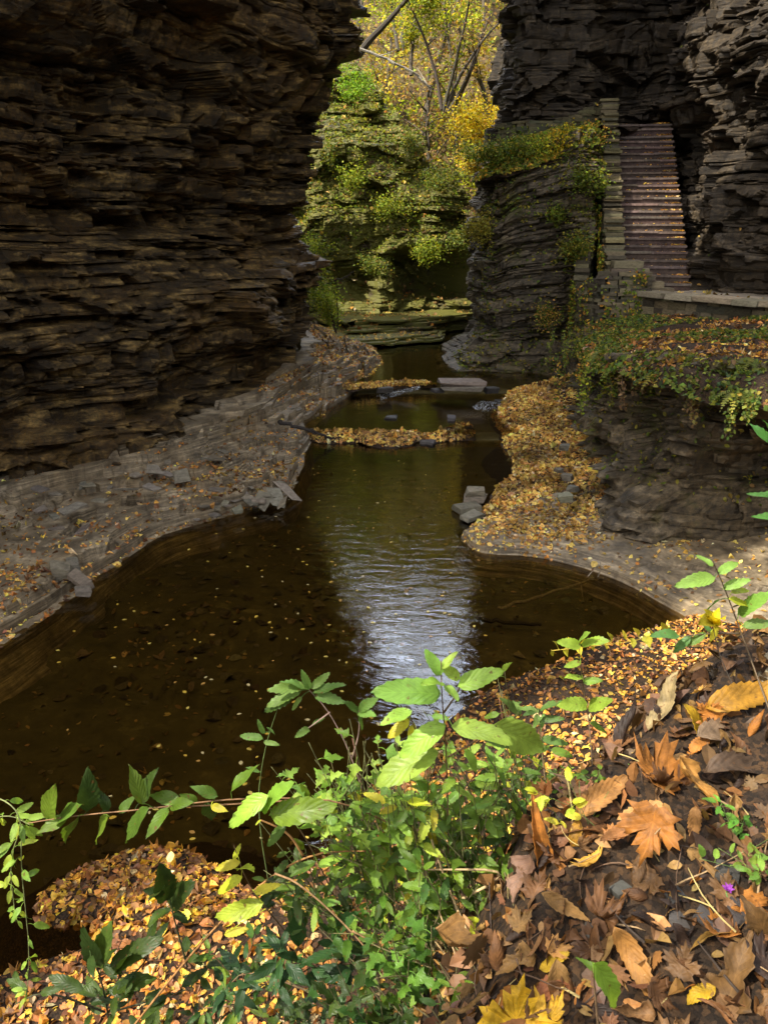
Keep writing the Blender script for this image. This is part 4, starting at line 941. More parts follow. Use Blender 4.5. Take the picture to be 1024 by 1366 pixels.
for k, (px, py, Y, h, w, n) in enumerate([(520, 285, 30.5, .9, .8, 1100), (585, 250, 30.8, 1.1, .9, 1300), (470, 250, 30.5, .9, .7, 900), (575, 338, 29.0, .5, .9, 1100), (610, 330, 29.6, .7, .6, 700), (500, 360, 28.8, .6, .7, 700), (545, 205, 32, .9, .8, 800), (440, 215, 31, .9, .6, 700), (620, 215, 32.5, .8, .5, 600)]):
    bush('hill_bush', ['low lime bush on the ledge in the middle of the hill', 'grey-green bush on the right shoulder of the hill', 'yellow-green bush on the left flank of the hill', 'bright green bush above the cave mouth', 'small bush at the hill foot next to the right buttress', 'leafy tuft above the left hollow of the hill', 'olive bush high on the steep face of the hill', 'drooping bush on the hill beside the left cliff edge', 'small bush on the descending crest of the hill'][k],
         W(px, py, Y), h, w, LIME if k in (0, 2, 3) else GRN, n, 530+k, size=(.06, .11))
rgT = np.random.default_rng(77)
pos = [(455, 48), (505, 46), (560, 47), (610, 44), (650, 46), (480, 54), (535, 53), (590, 55), (635, 53), (670, 52), (440, 60), (520, 62), (570, 64), (625, 62), (690, 60), (460, 70), (510, 74), (555, 78), (600, 72), (650, 75), (400, 66), (720, 68), (540, 88), (590, 92), (490, 90), (640, 90), (470, 100), (525, 104), (570, 98), (615, 108), (545, 112), (500, 96), (585, 84), (530, 82), (560, 58), (515, 42.5), (580, 43), (625, 42), (548, 68), (605, 66)]
pal_names = [(YG, 'yellow-green'), (AUT, 'orange-brown'), (BRWN, 'thin brown'), (GRN, 'olive green')]
for k, (px, Y) in enumerate(pos):
    b = far_at(px, Y); h = rgT.uniform(6, 11); pal, nm = pal_names[[0, 1, 2, 0, 1, 0, 2, 0, 3, 1][k % 10]]
    tree('slope_tree', 'slender %s tree on the wooded slope far up the gorge' % nm, b, b+np.array([rgT.normal()*1.0, 0, h]), .12+.08*rgT.random(), pal, 1900 if pal is YG else 1100 if pal is not BRWN else 500, 550+k, nb=9, start=.35, spread=.38, cr=1.0, size=(.13, .26), group='%s trees on the far slope' % nm, bark=(.10, .085, .06))
X, Y = np.meshgrid(np.arange(-12, 16, .4), np.arange(38, 80, .4), indexing='ij')
FH = np.stack([X, Y, far_h(X, Y)], -1)
litter('undergrowth', FH, 36000, [*AUT, *BRWN, *YG[:2], *GRN[:2]], (.14, .32), 590, 'brown and yellow undergrowth on the far wooded slope', lambda P, n: np.clip(.5+nz(P, .25, 15), 0, 1), tilt=.8, lift=.25, mat='far', T=T_CARD)
# fallen trunks and branches
def branch(name, label, pts, r0, r1, col, cat='branch', n=6, sub=True, seed=0):
    rg = np.random.default_rng(seed); P = smooth_path(np.array(pts, float), 2); P += rg.normal(size=P.shape)*r0*.5
    mb = MB(); mb.tube(P, np.linspace(r0, r1, len(P)), n, col)
    if sub:
        for k in range(3):
            i = rg.integers(len(P)//3, len(P)-1); q, r = limb(P[i], rg.normal(size=3)+(P[-1]-P[0])/np.linalg.norm(P[-1]-P[0])*1.5, .25*np.linalg.norm(P[-1]-P[0])*rg.uniform(.4, 1), r1*.9, rg, n=4); mb.tube(q, r, 4, col)
    o = mb.build(name, M['bark'], base=P[0]); o.location = P[0]; return tag(o, label, cat)
branch('fallen_trunk', 'pale bare trunk lying diagonally across the top of the hill', [W(452, 54, 33.5), W(500, 72, 33.5), W(545, 92, 33.6), W(575, 118, 33.8)], .06, .03, (.3, .27, .22), 'fallen tree', seed=1)
branch('dead_branch', 'dark curved branch sticking out over the lime bush', [W(422, 386, 22.5), W(440, 376, 22.4), W(458, 372, 22.3), W(472, 362, 22.3)], .03, .012, (.03, .022, .015), seed=2)
branch('driftwood', 'dark forked branch lying at the foot of the left cliff by the water', [WZ(372, 562, .5), WZ(400, 570, .4), WZ(425, 580, .2), WZ(445, 585, .1)], .045, .02, (.03, .024, .02), seed=3)
branch('driftwood', 'thin straight branch in the shallow water below the right rock shelf', [WZ(664, 812, -.13), WZ(720, 795, -.1), WZ(772, 777, -.06), WZ(806, 770, -.03)], .022, .012, (.2, .16, .11), seed=4)
branch('driftwood', 'dark sunken stick lying on the pool floor near the right shore', [WZ(636, 826, -.2), WZ(680, 829, -.2), WZ(722, 832, -.2)], .03, .02, (.03, .022, .015), sub=False, seed=5)
# small cascades
def cascade(label, pts, w, seed):
    rg = np.random.default_rng(seed); P, s = resample(smooth_path(np.array(pts, float), 2), n=40)
    T = np.gradient(P, axis=0); Nn = np.stack([-T[:, 1], T[:, 0]], 1); Nn /= np.linalg.norm(Nn, axis=1)[:, None]+1e-9
    v = np.linspace(-1, 1, 22)[None]; G = np.empty((40, 22, 3)); G[..., :2] = P[:, None, :2]+Nn[:, None]*(v*w*(1+.3*vn(s[:, None]*3, np.sign(v)*2., seed)))[..., None]
    G[..., 2] = P[:, None, 2]+.05*(1-v**2)+.06*fbm(s[:, None]*9, v*4, 3, seed)
    o = grid_obj('cascade', G, M['foam'], smooth=True); return tag(o, kind='structure')
m, nt, nd, lk = newmat('white_water'); M['foam'] = m
out = N(nd, 'ShaderNodeOutputMaterial'); p = N(nd, 'ShaderNodeBsdfPrincipled', Roughness=.3); p.inputs['Base Color'].default_value = (.75, .78, .8, 1)
t_ = N(nd, 'ShaderNodeBsdfTransparent'); t_.inputs[0].default_value = (.7, .6, .45, 1); mx = N(nd, 'ShaderNodeMixShader')
tc = N(nd, 'ShaderNodeTexCoord'); nn_ = N(nd, 'ShaderNodeTexNoise', Scale=34, Detail=5, Roughness=.7); lk.new(tc.outputs['Object'], nn_.inputs['Vector'])
r_ = ramp(nd, [(.5, (0, 0, 0)), (.68, (.8, .8, .8))]); lk.new(nn_.outputs[0], r_.inputs[0]); lk.new(r_.outputs[0], mx.inputs[0])
lk.new(t_.outputs[0], mx.inputs[1]); lk.new(p.outputs[0], mx.inputs[2]); lk.new(mx.outputs[0], out.inputs[0])
cascade('', [WZ(655, 538, .17), WZ(645, 548, .12), WZ(632, 560, .03)], .28, 1)
cascade('', [WZ(560, 518, .36), WZ(535, 524, .25), WZ(505, 531, .17)], .16, 2)
cascade('', [WZ(632, 441, .75), WZ(630, 448, .6), WZ(628, 456, .38)], .22, 3)


tree('added_shade_tree', 'unseen tree with thin foliage added behind the camera to dapple the near bank with shade', (-3.9, -3.6, .9), (-3.2, -1.7, 8.0), .16, YG+AUT, 1000, 600, size=(.10, .19), nb=9, start=.6, spread=.26, cr=.7)  # out-of-view tree added only for its dappled shade on the foreground

# ------------------------------------------------------------------ foreground plants and leaves
def leaf_geo(L, Wd, rg, kind='ovate', fold=.25, droop=.2, roll=0., wave=.03, nt=15, teeth=.07):
    us = np.array([-1, -.55, 0, .55, 1.]); ts = np.linspace(0, 1, nt)
    if kind == 'lance': w = np.sin(np.pi*ts**.8)**.9*(1-.25*ts)
    elif kind == 'heart': w = np.clip(ts*6, 0, 1)**.5*(1-ts)**.75*1.15
    elif kind == 'lobed': w = (np.clip(ts*5, 0, 1)**.5*(1-ts)**.7)*(1+.38*np.sin(ts*13.5-1.0))
    else: w = (ts**.5)*(1-ts)**.72*1.55
    w = w*Wd/2
    V = []; UV = []; ph = rg.random()*6; side = droop*(rg.random()-.5)
    for i, t in enumerate(ts):
        for u in us:
            ww = w[i]*(1+(teeth if abs(u) == 1 else 0)*(1 if i % 2 else -1))
            x = u*ww; y = t*L-(.03*L if abs(u) == 1 and not i % 2 else 0)
            z = fold*abs(x)-droop*L*t*t+wave*L*math.sin(t*9+ph+u)*abs(u)
            if roll:
                a = u*roll; R = ww/max(abs(roll), .01); x = R*math.sin(a); z = -droop*L*t*t+R*(1-math.cos(a))*(1 if roll > 0 else -1)+wave*L*math.sin(t*7+ph)
            V.append((x+side*L*t*t*.5, y, z)); UV.append((u, t))
    F = [(i*5+j, i*5+j+1, (i+1)*5+j+1, (i+1)*5+j) for i in range(nt-1) for j in range(4)]
    return np.array(V), np.array(F), np.array(UV)
def place(V, p, d, n):
    y = np.array(d, float); y /= np.linalg.norm(y)+1e-9; z = np.array(n, float); z -= (z@y)*y; z /= np.linalg.norm(z)+1e-9; x = np.cross(y, z)
    return np.asarray(p)+V[:, :1]*x+V[:, 1:2]*y+V[:, 2:3]*z
G_LIGHT = [(.22, .36, .05), (.17, .32, .05), (.28, .40, .06)]; G_MID = [(.11, .19, .02), (.15, .23, .022), (.08, .145, .018)]
G_DARK = [(.04, .07, .012), (.055, .092, .014), (.032, .058, .012)]; G_YEL = [(.42, .46, .03), (.34, .42, .04), (.52, .46, .04)]; G_BLUE = [(.11, .2, .04), (.15, .24, .05)]  # the dark greens also carry the shade of the bottom left shrubs
def mesh_leaf(parent, base, p, tip, pal, rg, kind='ovate', wr=.55, name='leaf', **kw):
    p, tip = np.asarray(p, float), np.asarray(tip, float); d = tip-p; L = np.linalg.norm(d)
    V, F, UV = leaf_geo(L, L*wr, rg, kind, **kw)
    n = np.array([.25*rg.normal(), -.45+.25*rg.normal(), .9+.15*rg.normal()])
    V = place(V, p, d, n)-np.asarray(base)
    c = np.array(pal[rg.integers(len(pal))])*(1+.15*rg.normal())
    return link(name, arr_mesh(name, V, F, col=np.clip(c, .005, .9), uv=UV, smooth=True), M['green'], parent)
def plant(name, label, stems, leaves, pal, seed, kind='ovate', wr=.55, r=.0022, scol=(.16, .10, .05), cat='plant', auto=None, group=None, kw=None):
    """stems: lists of (px, py, distance); leaves: (px, py, tip px, tip py, distance[, palette]); auto: (count, leaf length range, droop of direction)"""
    rg = np.random.default_rng(seed); kw = kw or {}
    S = [np.array([W(*q) if len(q) == 3 else hit(q[0], q[1]) for q in st]) for st in stems]
    base = S[0][0]; t = thing(name, label, cat, base, group); mb = MB()
    S = [smooth_path(q, 2) for q in S]
    for q in S:
        mb.tube(q, np.linspace(r, r*.45, len(q)), 6, scol)
    specs = []
    for lf in leaves:
        bx, by, tx, ty, Y = lf[:5]
        p, q = W(bx, by, Y), W(tx, ty, Y-.02*rg.normal()-.01)
        specs.append((p, q, lf[5] if len(lf) > 5 else pal))
    if auto:
        cnt, (l0, l1), dz = auto
        for k in range(cnt):
            q = S[rg.integers(len(S))]; i = int((.12+.88*rg.random()**.8)*(len(q)-1)); p = q[i]
            d = rg.normal(size=3); d[2] = d[2]*.5+dz; d /= np.linalg.norm(d); L = rg.uniform(l0, l1)
            b = p+d*L*.35; specs.append((b, b+d*L, pal))
    for p, q, pl in specs:
        # petiole from the nearest stem point
        allp = np.concatenate(S); m = allp[np.argmin(np.linalg.norm(allp-p, axis=1))]
        if np.linalg.norm(m-p) > .002: mb.tube(smooth_path([m, (m+p)/2+[0, 0, .004], p], 1), r*.4, 4, pl[0])
    mb.build('stem', M['bark'], t, smooth=True, base=base)
    if len(specs) <= 99:
        for p, q, pl in specs: mesh_leaf(t, base, p, q, pl, rg, kind, wr, **kw)
    return t
plant('leafy_plant', 'tallest light green plant with big oval leaves standing before the sky reflection', [[(592, 1270), (598, 1180, 1.42), (597, 1060, 1.36), (594, 985, 1.32), (589, 930, 1.3), (588, 882, 1.29)], [(596, 1050, 1.36), (560, 990, 1.34), (545, 950, 1.33)], [(597, 1010, 1.34), (640, 985, 1.35), (662, 968, 1.35)], [(592, 950, 1.31), (612, 922, 1.31), (614, 905, 1.31)]],
      [(586, 926, 499, 917, 1.28), (612, 915, 670, 893, 1.3), (604, 970, 686, 979, 1.28), (592, 968, 527, 1008, 1.3), (582, 1004, 492, 1040, 1.32), (660, 968, 736, 1006, 1.36), (548, 948, 508, 962, 1.33), (545, 960, 516, 985, 1.33, G_YEL), (588, 900, 568, 868, 1.29), (590, 892, 607, 868, 1.29), (590, 912, 566, 906, 1.29), (594, 915, 612, 930, 1.3), (552, 966, 545, 990, 1.34, G_YEL), (612, 905, 590, 888, 1.31), (620, 1000, 640, 1030, 1.36), (585, 1040, 552, 1070, 1.38), (604, 1050, 640, 1068, 1.38)],
      G_LIGHT, 601, wr=.62, kw=dict(teeth=.045))
plant('compound_plant', 'slender plant with small toothed leaflets at left of the sky reflection', [[(540, 1230), (500, 1110, 1.5), (470, 1010, 1.5), (440, 950, 1.5), (412, 920, 1.5)], [(470, 1010, 1.5), (480, 975, 1.5), (478, 948, 1.5)], [(440, 950, 1.5), (420, 965, 1.5), (410, 972, 1.5)]],
      [(412, 920, 378, 902, 1.5), (413, 918, 402, 896, 1.5), (415, 918, 440, 897, 1.5), (405, 915, 358, 918, 1.5), (400, 922, 352, 941, 1.5), (418, 924, 458, 908, 1.5), (420, 928, 460, 934, 1.5), (392, 925, 348, 950, 1.5), (412, 972, 396, 980, 1.5), (416, 968, 432, 955, 1.5), (478, 948, 499, 930, 1.5), (478, 950, 497, 952, 1.5), (478, 950, 462, 934, 1.5), (478, 954, 486, 974, 1.5), (402, 930, 388, 948, 1.5)],
      G_BLUE, 602, kind='ovate', wr=.52, scol=(.3, .2, .16), kw=dict(teeth=.12))
plant('compound_plant', 'thin upright stem with a few toothed leaflets beside the vine', [[(362, 1200, 1.55), (342, 1080, 1.5), (352, 1000, 1.5), (372, 940, 1.5)]],
      [(350, 985, 318, 980, 1.5), (352, 990, 372, 992, 1.5), (352, 978, 344, 962, 1.5), (346, 1030, 330, 1022, 1.5), (356, 970, 368, 978, 1.5)], G_BLUE, 603, kind='ovate', wr=.5, r=.0014, scol=(.14, .2, .06))
plant('trailing_vine', 'long vine with pointed oval leaves reaching left across the dark water', [[(610, 1150, 1.5), (470, 1070, 1.38), (385, 1064, 1.33), (300, 1066, 1.3), (190, 1080, 1.28), (100, 1088, 1.28), (38, 1098, 1.3)], [(385, 1068, 1.33), (290, 1074, 1.3), (200, 1078, 1.29)]],
      [(190, 1072, 176, 1020, 1.27), (188, 1070, 200, 1028, 1.3, G_DARK), (198, 1078, 156, 1124, 1.26), (224, 1078, 194, 1114, 1.27), (118, 1082, 118, 1032, 1.3, G_DARK), (145, 1082, 132, 1052, 1.3, G_DARK), (66, 1092, 62, 1058, 1.3), (145, 1090, 116, 1124, 1.28), (104, 1090, 78, 1118, 1.28), (92, 1090, 44, 1108, 1.3), (76, 1096, 98, 1070, 1.3), (290, 1062, 256, 1048, 1.3), (308, 1056, 340, 1014, 1.3), (276, 1070, 284, 1102, 1.32, G_DARK), (226, 1076, 252, 1066, 1.29), (282, 1075, 302, 1081, 1.28, G_YEL), (264, 1070, 242, 1058, 1.31), (240, 1068, 196, 1058, 1.3), (160, 1084, 178, 1060, 1.29)],
      G_MID, 604, kind='lance', wr=.46, scol=(.24, .13, .06), cat='vine', kw=dict(teeth=.03, fold=.15))
plant('trailing_vine', 'curtain of small light green leaves hanging down at the left edge', [[(-40, 1060, 1.4), (5, 1064, 1.35), (30, 1090, 1.33), (28, 1150, 1.33), (34, 1210, 1.34), (40, 1270, 1.35), (36, 1330, 1.36)], [(-30, 1100, 1.38), (10, 1085, 1.35), (40, 1100, 1.33)], [(30, 1100, 1.33), (12, 1150, 1.34), (22, 1230, 1.35)]],
      [], [(.24, .36, .05), (.16, .28, .04), (.34, .42, .05)], 605, wr=.55, r=.0016, scol=(.2, .22, .08), cat='vine', auto=(62, (.022, .044), -.9))
plant('leafy_plant', 'plant with three broad glowing leaves left of the centre, sun shining through them', [[(470, 1250), (430, 1160, 1.42), (395, 1095, 1.35), (360, 1078, 1.3)]],
      [(356, 1062, 297, 1100, 1.27), (362, 1088, 440, 1074, 1.27, G_MID), (350, 1082, 379, 1038, 1.28), (380, 1100, 355, 1130, 1.32, G_MID), (398, 1105, 428, 1098, 1.33), (420, 1150, 385, 1165, 1.38, G_MID), (425, 1155, 458, 1140, 1.38)], [(.2, .36, .04), (.26, .42, .05)], 606, wr=.55)
plant('leafy_plant', 'small yellow-green sprig glowing in front of the dark water', [[(420, 1290), (370, 1230, 1.42), (330, 1180, 1.38), (312, 1128, 1.36)]],
      [(320, 1150, 284, 1159, 1.35), (322, 1170, 285, 1191, 1.35), (312, 1146, 320, 1126, 1.36), (350, 1205, 281, 1228, 1.36), (340, 1190, 372, 1180, 1.37), (316, 1160, 338, 1150, 1.37), (300, 1246, 330, 1240, 1.4)], G_YEL, 607, wr=.5)
plant('woody_stem', 'long bare brown stem arching from the bottom edge up to the middle', [[(176, 1372, 1.62), (250, 1278, 1.52), (330, 1192, 1.44), (404, 1141, 1.4), (470, 1134, 1.4), (535, 1138, 1.42)], [(404, 1141, 1.4), (385, 1110, 1.4), (348, 1094, 1.38)]], [(348, 1094, 340, 1100, 1.38, G_YEL)], G_MID, 608, r=.0034, scol=(.36, .18, .06), cat='stem')
plant('woody_stem', 'thin bare stem sloping down to the right below the arching one', [[(366, 1165, 1.34), (400, 1178, 1.33), (470, 1242, 1.3), (515, 1300, 1.28), (548, 1350, 1.26)], [(470, 1242, 1.3), (500, 1258, 1.3)]], [(515, 1300, 545, 1290, 1.28)], G_DARK, 609, r=.0026, scol=(.34, .2, .09), cat='stem')
# bottom left shrubs: shade is painted into their dark leaf greens
plant('dark_shrub', 'broad-leaved shrub in the bottom left corner, its shade painted as dark green', [[(150, 1400, 2.1), (140, 1320, 1.9), (120, 1265, 1.85)], [(145, 1330, 1.92), (195, 1285, 1.88), (200, 1262, 1.88)], [(140, 1350, 1.95), (60, 1320, 1.9), (20, 1340, 1.88)], [(150, 1350, 1.95), (250, 1320, 1.9)]],
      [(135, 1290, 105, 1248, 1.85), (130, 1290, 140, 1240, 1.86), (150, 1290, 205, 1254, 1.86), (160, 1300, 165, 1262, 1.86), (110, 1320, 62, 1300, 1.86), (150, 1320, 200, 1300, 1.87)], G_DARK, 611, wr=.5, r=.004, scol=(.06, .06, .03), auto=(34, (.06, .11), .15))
plant('dark_shrub', 'upright sprig above the leaf pile at left with shade painted into its dark green', [[(250, 1290, 1.8), (232, 1225, 1.75), (222, 1175, 1.74)]], [(222, 1200, 220, 1160, 1.74), (228, 1215, 205, 1218, 1.75), (232, 1218, 252, 1230, 1.75), (228, 1208, 248, 1178, 1.76)], G_DARK, 612, wr=.75, r=.003, scol=(.05, .07, .03), auto=(6, (.05, .08), .1))
plant('dark_shrub', 'shrub with long drooping leaves beneath the arching stem, painted dark for shade', [[(430, 1366), (440, 1300, 1.42), (470, 1240, 1.4)], [(440, 1300, 1.42), (400, 1280, 1.42), (370, 1275, 1.42)], [(445, 1290, 1.42), (510, 1275, 1.42)], [(430, 1330, 1.45), (330, 1290, 1.5), (300, 1320, 1.5)]],
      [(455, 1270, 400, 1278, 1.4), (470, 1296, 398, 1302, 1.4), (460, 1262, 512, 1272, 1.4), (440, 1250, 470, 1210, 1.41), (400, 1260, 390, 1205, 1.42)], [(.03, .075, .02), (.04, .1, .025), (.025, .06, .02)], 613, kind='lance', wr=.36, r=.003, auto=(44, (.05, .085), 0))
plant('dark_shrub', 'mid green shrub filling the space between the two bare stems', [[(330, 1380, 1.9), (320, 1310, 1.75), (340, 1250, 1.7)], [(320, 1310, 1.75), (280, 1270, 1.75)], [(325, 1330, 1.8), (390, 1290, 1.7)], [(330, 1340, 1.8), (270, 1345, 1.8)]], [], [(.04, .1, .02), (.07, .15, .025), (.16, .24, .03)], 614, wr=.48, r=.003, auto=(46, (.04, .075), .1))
# the dense middle
for k, (root, tops, pal, n, ll, lab) in enumerate([
        ((560, 1330), [(470, 1050, 1.4), (440, 1010, 1.42), (500, 1040, 1.4), (455, 1100, 1.4)], [(.16, .27, .03), (.22, .32, .04), (.1, .19, .03)], 58, (.025, .055), 'bushy bright green plant with jagged leaves just left of the tallest plant'),
        ((590, 1300), [(540, 1080, 1.4), (600, 1090, 1.38), (640, 1060, 1.42), (560, 1150, 1.36)], G_MID, 70, (.025, .055), 'tangled mid green plant around the foot of the tallest plant'),
        ((600, 1340), [(500, 1180, 1.32), (540, 1160, 1.3), (570, 1220, 1.28), (470, 1220, 1.34)], [(.08, .17, .02), (.05, .11, .02), (.14, .24, .03)], 66, (.03, .06), 'low green plant with hanging leaves beneath the tallest plant'),
        ((680, 1210), [(640, 1040, 1.5), (690, 1060, 1.6), (665, 1100, 1.5), (620, 1130, 1.45)], [(.08, .17, .03), (.14, .24, .03), (.05, .1, .02)], 60, (.02, .045), 'fine-leaved green plant on the bank right of the tallest plant'),
        ((545, 1360), [(520, 1240, 1.2), (575, 1235, 1.2), (545, 1280, 1.18)], [(.12, .25, .03), (.06, .14, .02)], 24, (.035, .065), 'short plant with serrated leaves at the bottom centre')]):
    rk = np.random.default_rng(700+k)
    stems = []
    for tp in tops:
        rx, ry = root[0]+rk.normal()*12, root[1]+rk.normal()*10
        mx_, my_ = (rx+tp[0])/2+rk.normal()*18, (ry+tp[1])/2+rk.normal()*8
        stems.append([(rx, ry), (mx_, my_, tp[2]), tp])
        stems.append([(mx_, my_, tp[2]), ((mx_+tp[0])/2+rk.normal()*35, (my_+tp[1])/2, tp[2]+.05*rk.normal()), (tp[0]+rk.normal()*45, tp[1]+30*rk.random(), tp[2]+.06*rk.normal())])
    plant('leafy_plant', lab, stems, [], pal, 620+k, kind='lobed' if k in (0, 4) else 'ovate', wr=.58, r=.002, scol=(.14, .12, .05), auto=(n, ll, .05), kw=dict(teeth=.1))
for k in range(9):
    rk = np.random.default_rng(740+k)
    cx, cy, Y = [(450, 1130, 1.45), (520, 1120, 1.42), (500, 1240, 1.36), (580, 1180, 1.36), (400, 1330, 1.7), (620, 1110, 1.5), (560, 1060, 1.45), (480, 1330, 1.3), (240, 1340, 1.9)][k]
    lab = ['leafy plant just below the plant with jagged leaves', 'yellowish plant between the jagged plant and the tallest one', 'dark plant low in the thicket left of the bottom centre', 'plant with many small leaves under the tallest plant, to its left', 'dark spreading plant along the bottom edge left of the serrated one', 'thin plant rising right of the tallest stem', 'pale plant filling the gap behind the tallest stem', 'dark glossy plant at the bottom edge under the sloping stem', 'dark low plant at the bottom edge between the two dark shrubs'][k]
    pal = [G_LIGHT+G_MID, G_YEL+G_LIGHT, G_DARK+G_MID[:1], G_MID, G_DARK, G_MID+G_YEL[:1], G_LIGHT+G_MID, G_DARK+[(.04, .1, .02)], G_DARK][k]
    stems = []
    for q in range(9):
        rx, ry = cx+50+rk.normal()*30, cy+130+rk.normal()*12
        tx, ty = cx+rk.normal()*58, cy-30+rk.normal()*48
        stems.append([(min(rx, 640), min(ry, 1380)), ((rx+tx)/2+rk.normal()*15, (ry+ty)/2, Y+.03*rk.normal()), (tx, ty, Y+.07*rk.normal())])
    plant('leafy_plant', lab, stems, [], pal, 640+k+60, kind=['ovate', 'lobed', 'lance'][k % 3], wr=[.55, .6, .42][k % 3], r=.0016, scol=(.13, .11, .05), auto=(66, (.024, .06) if k not in (4, 7, 8) else (.035, .075), .05), kw=dict(teeth=.09))
for k in range(7):
    rk = np.random.default_rng(840+k)
    cx, cy, Y = [(450, 1020, 1.46), (520, 1030, 1.4), (640, 1020, 1.5), (490, 1085, 1.4), (600, 1075, 1.4), (690, 985, 1.7), (420, 1190, 1.45)][k]
    lab = ['bright lobed plant rising highest left of the tallest stem', 'yellow-green plant directly left of the tallest stem', 'leafy plant directly right of the tallest stem', 'mid green plant left of centre half hiding the sky reflection', 'plant with drooping leaves crossing the tallest stem', 'airy plant with small leaves right of the sky reflection', 'green plant behind the arching bare stem'][k]
    pal = [G_LIGHT+[(.15, .27, .03)], G_YEL+G_LIGHT, G_MID+G_LIGHT, G_MID+G_LIGHT[:1], G_MID, G_MID+G_YEL[:1], G_MID+G_DARK][k]
    stems = []
    for q in range(8):
        rx, ry = cx+70+rk.normal()*25, 1290+rk.normal()*15
        tx, ty = cx+rk.normal()*30, cy-10+rk.normal()*28
        m_ = ((rx+2*tx)/3+rk.normal()*10, (ry+2*ty)/3, Y+.03*rk.normal())
        stems.append([(min(rx, 660), ry), ((2*rx+tx)/3, (2*ry+ty)/3, Y), m_, (tx, ty, Y+.05*rk.normal())])
        stems.append([m_, (tx+rk.normal()*38, ty+25*rk.normal(), Y+.06*rk.normal())]); stems.append([m_, (tx+rk.normal()*38, ty+20+25*rk.normal(), Y+.06*rk.normal())])
    plant('leafy_plant', lab, stems, [], pal, 850+k, kind=['lobed', 'ovate', 'ovate', 'lobed', 'lance', 'ovate', 'ovate'][k], wr=[.62, .58, .55, .6, .45, .6, .55][k], r=.0015, scol=(.13, .13, .05), auto=(72, (.024, .062), .02), kw=dict(teeth=.1))
for k, (tx, ty, Y) in enumerate([(470, 985, 1.5), (530, 1010, 1.4), (620, 960, 1.5), (665, 930, 1.7), (500, 1090, 1.4), (575, 1120, 1.35)]):
    rk = np.random.default_rng(780+k)
    plant('dry_stem', ['thin reddish stem behind the plant with jagged leaves', 'dry stem crossing the sky reflection', 'dark bare stem right of the tallest plant', 'thin arching twig reaching right from the tallest plant', 'thin tan stem in the thicket under the jagged leaves', 'thick pale broken stem in the middle of the thicket'][k],
          [[(tx+60+rk.normal()*20, 1290), (tx+30, (ty+1290)/2, Y), (tx, ty, Y)], [(tx+30, (ty+1290)/2, Y), (tx+10+rk.normal()*30, (ty+1200)/2, Y), (tx+rk.normal()*50, ty+40, Y)]], [], G_MID, 790+k, r=.0022 if k < 5 else .004, scol=[(.2, .1, .07), (.3, .2, .1), (.06, .04, .03), (.25, .12, .07), (.35, .24, .11), (.45, .32, .16)][k], cat='stem')
# right hand side
plant('leafy_plant', 'light green plant with rounded leaves in tiers above the leaf-strewn shore', [[(790, 1030), (785, 960, 1.85), (775, 905, 1.82), (772, 858, 1.8)]], [(774, 862, 745, 854, 1.8), (776, 860, 808, 850, 1.8), (772, 858, 780, 842, 1.8), (774, 884, 752, 888, 1.8), (776, 905, 755, 900, 1.81), (778, 910, 802, 906, 1.81), (782, 940, 747, 938, 1.83), (784, 944, 812, 934, 1.83), (786, 965, 812, 975, 1.85)], [(.3, .44, .05), (.22, .36, .05)], 631, wr=.66)
plant('leafy_plant', 'bluish green plant with narrow leaves just right of the tallest plant', [[(730, 1070), (722, 1000, 1.75), (718, 945, 1.72)], [(724, 1010, 1.75), (690, 950, 1.72)]], [(718, 950, 680, 940, 1.72), (720, 948, 748, 930, 1.72), (722, 960, 752, 958, 1.73), (690, 952, 672, 930, 1.72), (700, 968, 664, 968, 1.73), (722, 985, 758, 992, 1.74)], G_BLUE, 632, wr=.5, auto=(12, (.03, .055), .2))
plant('leafy_plant', 'leafy green plant leaning in at the right edge above the rock shelf', [[(1030, 960), (990, 850, 1.6), (968, 790, 1.58), (950, 748, 1.56)], [(985, 845, 1.6), (940, 845, 1.58), (900, 850, 1.57)], [(975, 810, 1.58), (1005, 800, 1.6)]],
      [(950, 755, 930, 738, 1.56), (952, 770, 902, 778, 1.57), (958, 765, 985, 745, 1.57), (964, 785, 1000, 770, 1.58), (972, 800, 1004, 806, 1.58, G_YEL), (960, 800, 935, 815, 1.58), (990, 835, 1034, 828, 1.58, G_BLUE), (940, 845, 915, 862, 1.58), (905, 848, 870, 842, 1.57), (950, 846, 935, 828, 1.58), (920, 850, 895, 870, 1.58), (985, 820, 1020, 790, 1.6, G_LIGHT), (975, 790, 1000, 785, 1.6, G_YEL), (955, 835, 948, 858, 1.58, G_YEL)], [(.14, .27, .05), (.2, .34, .06), (.09, .2, .05)], 633, wr=.55, scol=(.1, .07, .04))
plant('fern_frond', 'yellow feathery frond lying across the leaf-strewn shore', [[(735, 868, 2.3), (790, 862, 2.2), (850, 855, 2.1), (905, 838, 2.0)]], [(735+k*9, 867-k*1.3+(0), 735+k*9+(-3 if k % 2 else 3), 867-k*1.3+(-12 if k % 2 else 10), 2.3-.016*k) for k in range(19)], [(.55, .46, .04), (.45, .42, .04)], 634, kind='lance', wr=.5, r=.0014, scol=(.4, .3, .05), cat='fern')
